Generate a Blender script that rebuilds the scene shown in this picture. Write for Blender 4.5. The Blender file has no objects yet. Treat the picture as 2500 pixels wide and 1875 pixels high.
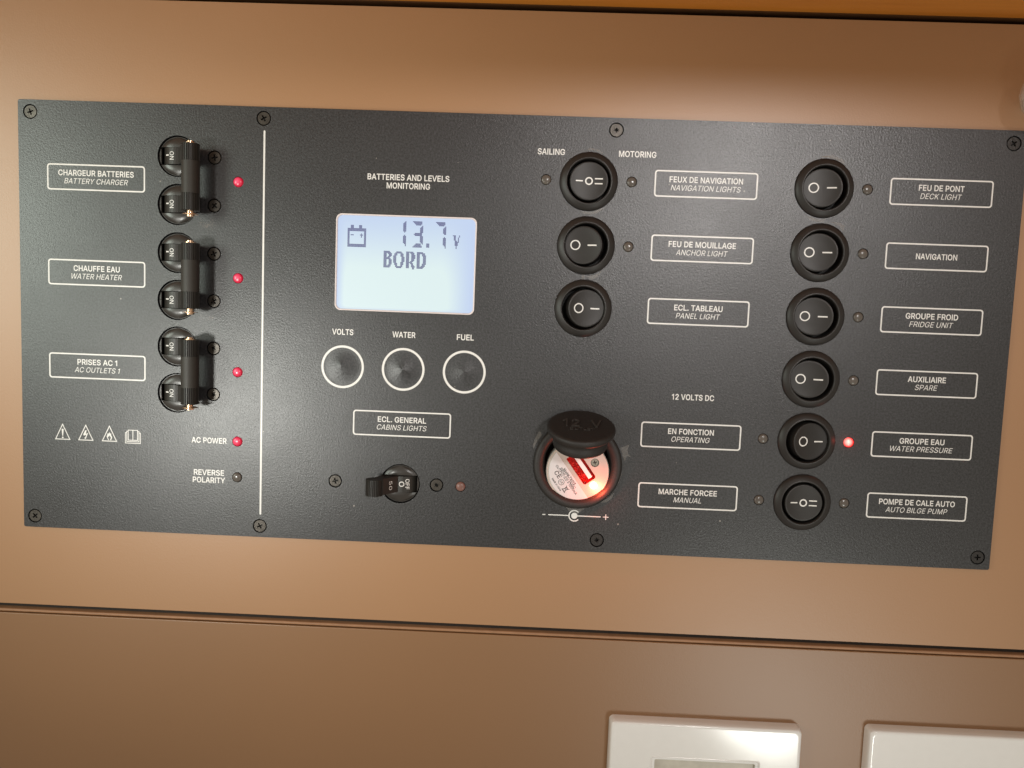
import bpy, math, random
from mathutils import Vector, Matrix

# ---------------------------------------------------------------- set-up
# local frame of the wall: u to the right, v up, w out of the wall (all in mm)
S = 0.001
def P(u, v, w=0.0):
    return Vector((u * S, -w * S, v * S))

scene = bpy.context.scene
random.seed(4)

# ---------------------------------------------------------------- camera
cam_d = bpy.data.cameras.new("camera")
cam = bpy.data.objects.new("camera", cam_d)
scene.collection.objects.link(cam)
scene.camera = cam
cam_d.sensor_fit = 'HORIZONTAL'
cam_d.sensor_width = 36.0
cam_d.lens = 1878.0 / 2500.0 * 36.0
cam_d.clip_start = 0.01
cam_d.clip_end = 50
R = ((0.9988986, -0.0400813, 0.0243941),
     (0.0379248, 0.9958087, 0.0832267),
     (-0.0276277, -0.0822099, 0.9962320))
CAM = (10.343, 6.754, 311.576)
cols = [P(R[0][k], R[1][k], R[2][k]) / S for k in range(3)]
m = Matrix.Identity(4)
for k in range(3):
    for r in range(3):
        m[r][k] = cols[k][r]
m.translation = P(*CAM)
cam.matrix_world = m

# ---------------------------------------------------------------- light
world = bpy.data.worlds.new("World")
scene.world = world
world.use_nodes = True
bg = world.node_tree.nodes['Background']
bg.inputs[0].default_value = (1.0, 0.85, 0.68, 1)
bg.inputs[1].default_value = 0.385

def lamp(name, pos, target, size, watts, col, spread=180):
    d = bpy.data.lights.new(name, 'AREA')
    d.shape = 'DISK'; d.size = size; d.energy = watts; d.color = col
    d.spread = math.radians(spread)
    o = bpy.data.objects.new(name, d)
    scene.collection.objects.link(o)
    p = P(*pos); t = P(*target)
    o.location = p
    o.rotation_euler = (t - p).to_track_quat('-Z', 'Y').to_euler()
    return o
lamp("cabin_light_left", (-580, 80, 450), (-270, 130, 0), 0.26, 0.53, (0.90, 1.0, 0.88), 92)
lamp("cabin_lamp_left", (-263, -89, 420), (-120, -20, 0), 0.06, 0.085, (1.0, 1.0, 0.93), 50)
lamp("cabin_lamp_right", (350, 294, 1200), (75, 50, 0), 0.13, 0.135, (1.0, 0.96, 0.93), 26)
lamp("fill_lower_right", (300, -420, 560), (170, -120, 0), 0.12, 0.10, (0.97, 1.0, 0.93), 60)  # added fill that brightens the lower right wall and the white plates

scene.view_settings.view_transform = 'Standard'
scene.view_settings.look = 'None'
scene.view_settings.exposure = 0.0
scene.view_settings.gamma = 1.0
scene.render.film_transparent = False
scene.cycles.max_bounces = 6
scene.cycles.sample_clamp_indirect = 6

# ---------------------------------------------------------------- materials
def new_mat(name):
    mt = bpy.data.materials.new(name)
    mt.use_nodes = True
    nt = mt.node_tree
    return mt, nt, nt.nodes['Principled BSDF']

def pos_node(nt, scale=(1, 1, 1)):
    g = nt.nodes.new('ShaderNodeNewGeometry')
    mp = nt.nodes.new('ShaderNodeMapping')
    mp.inputs['Scale'].default_value = scale
    nt.links.new(g.outputs['Position'], mp.inputs['Vector'])
    return mp.outputs['Vector']

def noise(nt, vec, scale, detail=2, rough=0.5):
    n = nt.nodes.new('ShaderNodeTexNoise')
    n.inputs['Scale'].default_value = scale
    n.inputs['Detail'].default_value = detail
    n.inputs['Roughness'].default_value = rough
    nt.links.new(vec, n.inputs['Vector'])
    return n.outputs['Fac']

def ramp(nt, fac, p0, p1, c0, c1):
    r = nt.nodes.new('ShaderNodeValToRGB')
    r.color_ramp.elements[0].position = p0; r.color_ramp.elements[0].color = c0
    r.color_ramp.elements[1].position = p1; r.color_ramp.elements[1].color = c1
    nt.links.new(fac, r.inputs[0])
    return r.outputs[0]

def g(v, a=1): return (v, v, v, a)

def plain(name, col, rough=0.5, metal=0.0, spec=0.5, bump=0.0, bscale=900, var=0.08, coat=0):
    mt, nt, b = new_mat(name)
    vec = pos_node(nt)
    n1 = noise(nt, vec, 260, 3)
    c0 = tuple(max(0, c * (1 - var)) for c in col) + (1,)
    c1 = tuple(min(1, c * (1 + var)) for c in col) + (1,)
    nt.links.new(ramp(nt, n1, 0.3, 0.7, c0, c1), b.inputs['Base Color'])
    b.inputs['Roughness'].default_value = rough
    b.inputs['Metallic'].default_value = metal
    b.inputs['Specular IOR Level'].default_value = spec
    b.inputs['Coat Weight'].default_value = coat
    if bump:
        n2 = noise(nt, vec, bscale, 2)
        bp = nt.nodes.new('ShaderNodeBump')
        bp.inputs['Strength'].default_value = bump
        bp.inputs['Distance'].default_value = 0.0002
        nt.links.new(n2, bp.inputs['Height'])
        nt.links.new(bp.outputs[0], b.inputs['Normal'])
    return mt

def led(name, core, rim, s_core, s_rim, base):
    """indicator whose chip shows brighter in the middle of the lens"""
    mt, nt, b = new_mat(name)
    tc = nt.nodes.new('ShaderNodeTexCoord'); ln = nt.nodes.new('ShaderNodeVectorMath'); ln.operation = 'LENGTH'
    mp = nt.nodes.new('ShaderNodeMapping'); mp.inputs['Scale'].default_value = (1000, 0, 1000); mp.inputs['Location'].default_value = (0.35, 0, -0.2)
    nt.links.new(tc.outputs['Object'], mp.inputs['Vector']); nt.links.new(mp.outputs[0], ln.inputs[0])
    sc = nt.nodes.new('ShaderNodeMath'); sc.operation = 'MULTIPLY'; sc.inputs[1].default_value = 0.5
    nt.links.new(ln.outputs['Value'], sc.inputs[0])
    nt.links.new(ramp(nt, sc.outputs[0], 0.1, 0.95, tuple(c * s_core for c in core) + (1,), tuple(c * s_rim for c in rim) + (1,)), b.inputs['Emission Color'])
    b.inputs['Emission Strength'].default_value = 1.0
    b.inputs['Base Color'].default_value = base + (1,)
    b.inputs['Roughness'].default_value = 0.22
    return mt

def emit(name, col, strength, base=None, rough=0.3):
    mt, nt, b = new_mat(name)
    b.inputs['Base Color'].default_value = (base or col) + (1,)
    b.inputs['Emission Color'].default_value = col + (1,)
    b.inputs['Emission Strength'].default_value = strength
    b.inputs['Roughness'].default_value = rough
    return mt

# textured powder coat of the metal plate
def mat_powder():
    mt, nt, b = new_mat("powder_coat")
    vec = pos_node(nt)
    grain = noise(nt, vec, 1450, 3, 0.62)
    bp = nt.nodes.new('ShaderNodeBump')
    bp.inputs['Strength'].default_value = 1.0
    bp.inputs['Distance'].default_value = 0.000092
    nt.links.new(grain, bp.inputs['Height'])
    nt.links.new(bp.outputs[0], b.inputs['Normal'])
    # fine speckle of darker and lighter tone in the coat
    g2 = noise(nt, vec, 1250, 2, 0.6)
    tone = ramp(nt, g2, 0.36, 0.66, (0.0095, 0.010, 0.0115, 1), (0.035, 0.036, 0.040, 1))
    # a few dust specks
    vo = nt.nodes.new('ShaderNodeTexVoronoi'); vo.inputs['Scale'].default_value = 75
    nt.links.new(vec, vo.inputs['Vector'])
    near = nt.nodes.new('ShaderNodeMath'); near.operation = 'LESS_THAN'; near.inputs[1].default_value = 0.027
    nt.links.new(vo.outputs['Distance'], near.inputs[0])
    mix = nt.nodes.new('ShaderNodeMix'); mix.data_type = 'RGBA'
    nt.links.new(near.outputs[0], mix.inputs[0])
    nt.links.new(tone, mix.inputs[6]); mix.inputs[7].default_value = (0.24, 0.22, 0.20, 1)
    nt.links.new(mix.outputs[2], b.inputs['Base Color'])
    # handled areas shine a little more
    nt.links.new(ramp(nt, noise(nt, vec, 17, 3), 0.25, 0.75, g(0.31), g(0.40)), b.inputs['Roughness'])
    b.inputs['Specular IOR Level'].default_value = 0.7
    return mt

def mat_board(name, c0, c1, rough):
    mt, nt, b = new_mat(name)
    vec = pos_node(nt)
    n = noise(nt, vec, 9, 3)
    nt.links.new(ramp(nt, n, 0.3, 0.7, c0, c1), b.inputs['Base Color'])
    n2 = noise(nt, vec, 1600, 2)
    n3 = noise(nt, vec, 16, 2)
    add = nt.nodes.new('ShaderNodeMath'); add.operation = 'MULTIPLY_ADD'
    nt.links.new(n3, add.inputs[0]); add.inputs[1].default_value = 6.0
    nt.links.new(n2, add.inputs[2])
    bp = nt.nodes.new('ShaderNodeBump')
    bp.inputs['Strength'].default_value = 0.5
    bp.inputs['Distance'].default_value = 0.00006
    nt.links.new(add.outputs[0], bp.inputs['Height'])
    nt.links.new(bp.outputs[0], b.inputs['Normal'])
    b.inputs['Roughness'].default_value = rough
    b.inputs['Specular IOR Level'].default_value = 0.8
    return mt

M = {}
M['powder'] = mat_powder()
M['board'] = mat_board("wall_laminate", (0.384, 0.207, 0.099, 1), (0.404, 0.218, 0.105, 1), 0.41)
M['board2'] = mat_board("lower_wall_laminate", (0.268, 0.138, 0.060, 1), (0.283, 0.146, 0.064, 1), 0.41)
M['edge'] = plain("edge_banding", (0.36, 0.19, 0.10), 0.5, bump=0.2)
M['groove'] = plain("groove_shadow_gap", (0.022, 0.015, 0.011), 0.8)  # shade inside the gaps, painted as a near-black colour
M['gap_shade'] = plain("painted_gap_shade", (0.075, 0.034, 0.014), 0.7, spec=0.1)  # dark brown that paints the shade in the gap under the shelf
M['raised'] = plain("lightened_raised_rubber", (0.045, 0.038, 0.034), 0.35)  # same rubber as the cap, lightened to imitate light caught on letter edges
M['print'] = plain("white_print", (0.80, 0.79, 0.77), 0.40, var=0.05, spec=0.6)
M['switch'] = plain("black_switch_plastic", (0.018, 0.016, 0.015), 0.42, bump=0.12, bscale=2500)
M['rocker'] = plain("black_rocker_plastic", (0.017, 0.015, 0.014), 0.46, bump=0.1, bscale=2500)
M['black'] = plain("deep_black", (0.004, 0.004, 0.004), 0.7)
M['boss'] = plain("breaker_body_plastic", (0.035, 0.031, 0.028), 0.28, bump=0.1, bscale=700)
M['toggle'] = plain("toggle_plastic", (0.020, 0.018, 0.015), 0.45, bump=0.15, bscale=2200)
M['sleeve'] = plain("tie_bar_sleeve", (0.024, 0.021, 0.017), 0.55, bump=0.1, bscale=2000)
M['rubber'] = plain("black_rubber", (0.018, 0.015, 0.014), 0.55, bump=0.35, bscale=1200)
M['screw'] = plain("blackened_steel", (0.075, 0.068, 0.060), 0.38, metal=0.75, bump=0.25, bscale=1500, var=0.25)
M['screw_dark'] = plain("black_paint_on_screw", (0.022, 0.020, 0.019), 0.35, bump=0.4, bscale=1500)
M['brass'] = plain("nickel_brass", (0.80, 0.56, 0.38), 0.22, metal=1.0, var=0.1)
M['steel'] = plain("bright_steel", (0.62, 0.58, 0.52), 0.25, metal=1.0)
M['white'] = plain("white_glossy_plastic", (0.88, 0.88, 0.88), 0.14, var=0.01, spec=0.5)
M['beige'] = plain("beige_plastic", (0.55, 0.52, 0.45), 0.4)
M['ivory'] = plain("charger_ivory_plastic", (0.52, 0.48, 0.43), 0.4, var=0.04)
M['sticker'] = plain("charger_sticker_paper", (0.72, 0.70, 0.71), 0.35, var=0.02)
M['ink'] = plain("black_ink", (0.05, 0.03, 0.03), 0.5)
M['redplastic'] = emit("red_lit_plastic", (1.0, 0.02, 0.01), 0.10, (0.45, 0.015, 0.008), 0.3)
M['led_red'] = led("lit_red_indicator", (1.0, 0.16, 0.28), (0.5, 0.005, 0.03), 0.62, 0.5, (0.45, 0.02, 0.05))
M['led_bright'] = led("bright_red_indicator", (1.0, 0.62, 0.52), (1.0, 0.02, 0.02), 1.5, 0.9, (0.8, 0.05, 0.05))
M['led_pink'] = plain("unlit_pink_indicator", (0.19, 0.095, 0.078), 0.35, var=0.1)
M['led_off'] = plain("unlit_clear_indicator", (0.115, 0.10, 0.088), 0.2, var=0.1)
M['glow'] = emit("charger_indicator_glow", (1.0, 0.35, 0.12), 26.0, (1, .4, .2))
M['lcd_frame'] = plain("lcd_white_rim", (0.80, 0.72, 0.72), 0.4, var=0.02)
M['lcd_ink'] = plain("lcd_segment_blue", (0.05, 0.05, 0.21), 0.5, var=0.02)
mt, nt, b = new_mat("clear_film")
b.inputs['Base Color'].default_value = (0.62, 0.58, 0.54, 1)
b.inputs['Roughness'].default_value = 0.25
b.inputs['Alpha'].default_value = 0.08
vec = pos_node(nt); n = noise(nt, vec, 900, 3)
bp = nt.nodes.new('ShaderNodeBump'); bp.inputs['Strength'].default_value = 1.0; bp.inputs['Distance'].default_value = 0.0004
nt.links.new(n, bp.inputs['Height']); nt.links.new(bp.outputs[0], b.inputs['Normal'])
M['film'] = mt
mt, nt, b = new_mat("clear_glass")
b.inputs['Base Color'].default_value = (0.75, 0.72, 0.68, 1)
b.inputs['Roughness'].default_value = 0.02
b.inputs['Specular IOR Level'].default_value = 1.0
b.inputs['Alpha'].default_value = 0.20
M['glass'] = mt
# orange varnished wood with long grain
mt, nt, b = new_mat("varnished_wood")
vec = pos_node(nt, (2.5, 30, 60)); n = noise(nt, vec, 3.0, 5, 0.6)
nt.links.new(ramp(nt, n, 0.25, 0.75, (0.62, 0.22, 0.03, 1), (0.85, 0.36, 0.06, 1)), b.inputs['Base Color'])
b.inputs['Roughness'].default_value = 0.35
M['wood'] = mt
# backlit LCD: brighter in the lower middle, bluish towards the rim (light guide)
mt, nt, b = new_mat("lcd_backlight")
gm = nt.nodes.new('ShaderNodeNewGeometry')
sp = nt.nodes.new('ShaderNodeSeparateXYZ'); nt.links.new(gm.outputs['Position'], sp.inputs[0])
def mathn(op, a, c=None):
    n = nt.nodes.new('ShaderNodeMath'); n.operation = op
    for i, x in enumerate((a, c)):
        if x is None: continue
        if isinstance(x, (int, float)): n.inputs[i].default_value = x
        else: nt.links.new(x, n.inputs[i])
    return n.outputs[0]
def edge(x, lo, hi):
    r = nt.nodes.new('ShaderNodeMapRange'); r.interpolation_type = 'SMOOTHSTEP'
    r.inputs['From Min'].default_value = lo; r.inputs['From Max'].default_value = hi
    nt.links.new(x, r.inputs['Value']); return r.outputs[0]
fx = mathn('MULTIPLY', edge(sp.outputs[0], -0.0708, -0.0655), edge(sp.outputs[0], -0.0132, -0.0285))
fz = mathn('MULTIPLY', edge(sp.outputs[2], 0.0520, 0.0170), edge(sp.outputs[2], 0.0070, 0.0105))
f = mathn('MULTIPLY', fx, fz)
c = ramp(nt, f, 0.0, 0.85, (0.60, 0.73, 1.0, 1), (0.84, 1.0, 1.0, 1))
el = nt.nodes.new('ShaderNodeValToRGB')
nt.links.new(c, b.inputs['Emission Color'])
b.inputs['Base Color'].default_value = (0.04, 0.05, 0.06, 1)
b.inputs['Emission Strength'].default_value = 0.80
b.inputs['Roughness'].default_value = 0.35
M['lcd'] = mt

# ---------------------------------------------------------------- mesh helpers
class MB:
    """collects geometry in (u, v, w) mm and links it as one mesh object"""
    def __init__(s): s.v = []; s.f = []; s.mi = []; s.sm = []; s.mats = []
    def m(s, mat):
        if mat not in s.mats: s.mats.append(mat)
        return s.mats.index(mat)
    def add(s, verts, faces, mat, smooth=False):
        o = len(s.v); k = s.m(mat)
        s.v += [tuple(x) for x in verts]
        for f in faces:
            s.f.append([i + o for i in f]); s.mi.append(k); s.sm.append(smooth)
        return s
    def lathe(s, prof, mat, c=(0, 0), n=64, smooth=True, cap=True):
        """profile of (radius, w) from the outside in; turned about the w axis"""
        vs = []; fs = []
        for r, w in prof:
            for i in range(n):
                a = 2 * math.pi * i / n
                vs.append((c[0] + r * math.cos(a), c[1] + r * math.sin(a), w))
        for j in range(len(prof) - 1):
            for i in range(n):
                i2 = (i + 1) % n
                fs.append((j * n + i, j * n + i2, (j + 1) * n + i2, (j + 1) * n + i))
        if cap and prof[-1][0] > 1e-6:
            fs.append([(len(prof) - 1) * n + i for i in range(n)])
        return s.add(vs, fs, mat, smooth)
    def prism(s, pts, w0, w1, mat, smooth=False):
        n = len(pts)
        vs = [(x, y, w0) for x, y in pts] + [(x, y, w1) for x, y in pts]
        fs = [[n + i for i in range(n)], [n - 1 - i for i in range(n)]]
        fs += [(i, (i + 1) % n, n + (i + 1) % n, n + i) for i in range(n)]
        return s.add(vs, fs, mat, smooth)
    def vprism(s, prof, v0, v1, mat):
        """outline in the (u, w) plane swept along v"""
        n = len(prof)
        vs = [(x, v0, y) for x, y in prof] + [(x, v1, y) for x, y in prof]
        fs = [[i for i in range(n)], [2 * n - 1 - i for i in range(n)]]
        fs += [(i, n + i, n + (i + 1) % n, (i + 1) % n) for i in range(n)]
        return s.add(vs, fs, mat)
    def box(s, u0, u1, v0, v1, w0, w1, mat):
        return s.prism([(u0, v0), (u1, v0), (u1, v1), (u0, v1)], w0, w1, mat)
    def stack(s, loops, mat, smooth=False, cap=True):
        """joins closed outlines [(pts, w)...] of equal length, front cap on the last"""
        n = len(loops[0][0]); vs = []; fs = []
        for pts, w in loops: vs += [(x, y, w) for x, y in pts]
        for j in range(len(loops) - 1):
            for i in range(n):
                i2 = (i + 1) % n
                fs.append((j * n + i, j * n + i2, (j + 1) * n + i2, (j + 1) * n + i))
        if cap: fs.append([(len(loops) - 1) * n + i for i in range(n)])
        return s.add(vs, fs, mat, smooth)
    def xform(s, fn, start=0):
        for i in range(start, len(s.v)): s.v[i] = tuple(fn(*s.v[i]))
        return s
    def build(s, name, parent=None, at=None, sharp=None, bevel=0):
        me = bpy.data.meshes.new(name)
        me.from_pydata([P(*x) for x in s.v], [], s.f)
        for mt_ in s.mats: me.materials.append(M[mt_])
        me.polygons.foreach_set('material_index', s.mi)
        me.polygons.foreach_set('use_smooth', s.sm)
        me.update()
        if sharp: me.set_sharp_from_angle(angle=math.radians(sharp))
        o = bpy.data.objects.new(name, me)
        scene.collection.objects.link(o)
        if parent: o.parent = parent
        if at: o.location = P(*at)
        if bevel:
            b_ = o.modifiers.new('bevel', 'BEVEL'); b_.width = bevel * S; b_.segments = 3
            b_.limit_method = 'ANGLE'; b_.angle_limit = math.radians(40)
            b_.harden_normals = False
        return o

def circ(cx, cy, r, n=40, a0=0.0):
    return [(cx + r * math.cos(a0 + 2 * math.pi * i / n), cy + r * math.sin(a0 + 2 * math.pi * i / n)) for i in range(n)]

def rrect(u0, u1, v0, v1, r, n=6):
    pts = []
    for cx, cy, a in ((u1 - r, v1 - r, 0), (u0 + r, v1 - r, 90), (u0 + r, v0 + r, 180), (u1 - r, v0 + r, 270)):
        for i in range(n + 1):
            t = math.radians(a + 90 * i / n)
            pts.append((cx + r * math.cos(t), cy + r * math.sin(t)))
    return pts

def fill2d(loops, thick=0.0):
    """outline loops (holes included) filled by a 2D curve -> verts, faces; front at w = 0"""
    cu = bpy.data.curves.new('tmp', 'CURVE')
    cu.dimensions = '2D'; cu.fill_mode = 'BOTH'; cu.extrude = thick / 2
    for lp in loops:
        sp_ = cu.splines.new('POLY'); sp_.points.add(len(lp) - 1)
        for i, (x, y) in enumerate(lp): sp_.points[i].co = (x, y, 0, 1)
        sp_.use_cyclic_u = True
    return curve_geo(cu, -thick / 2)

def curve_geo(cu, dz=0.0):
    ob = bpy.data.objects.new('tmp', cu)
    me = bpy.data.meshes.new_from_object(ob)
    vs = [(x.co.x, x.co.y, x.co.z + dz) for x in me.vertices]
    fs = [list(p.vertices) for p in me.polygons]
    bpy.data.objects.remove(ob); bpy.data.meshes.remove(me); bpy.data.curves.remove(cu)
    return vs, fs

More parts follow.
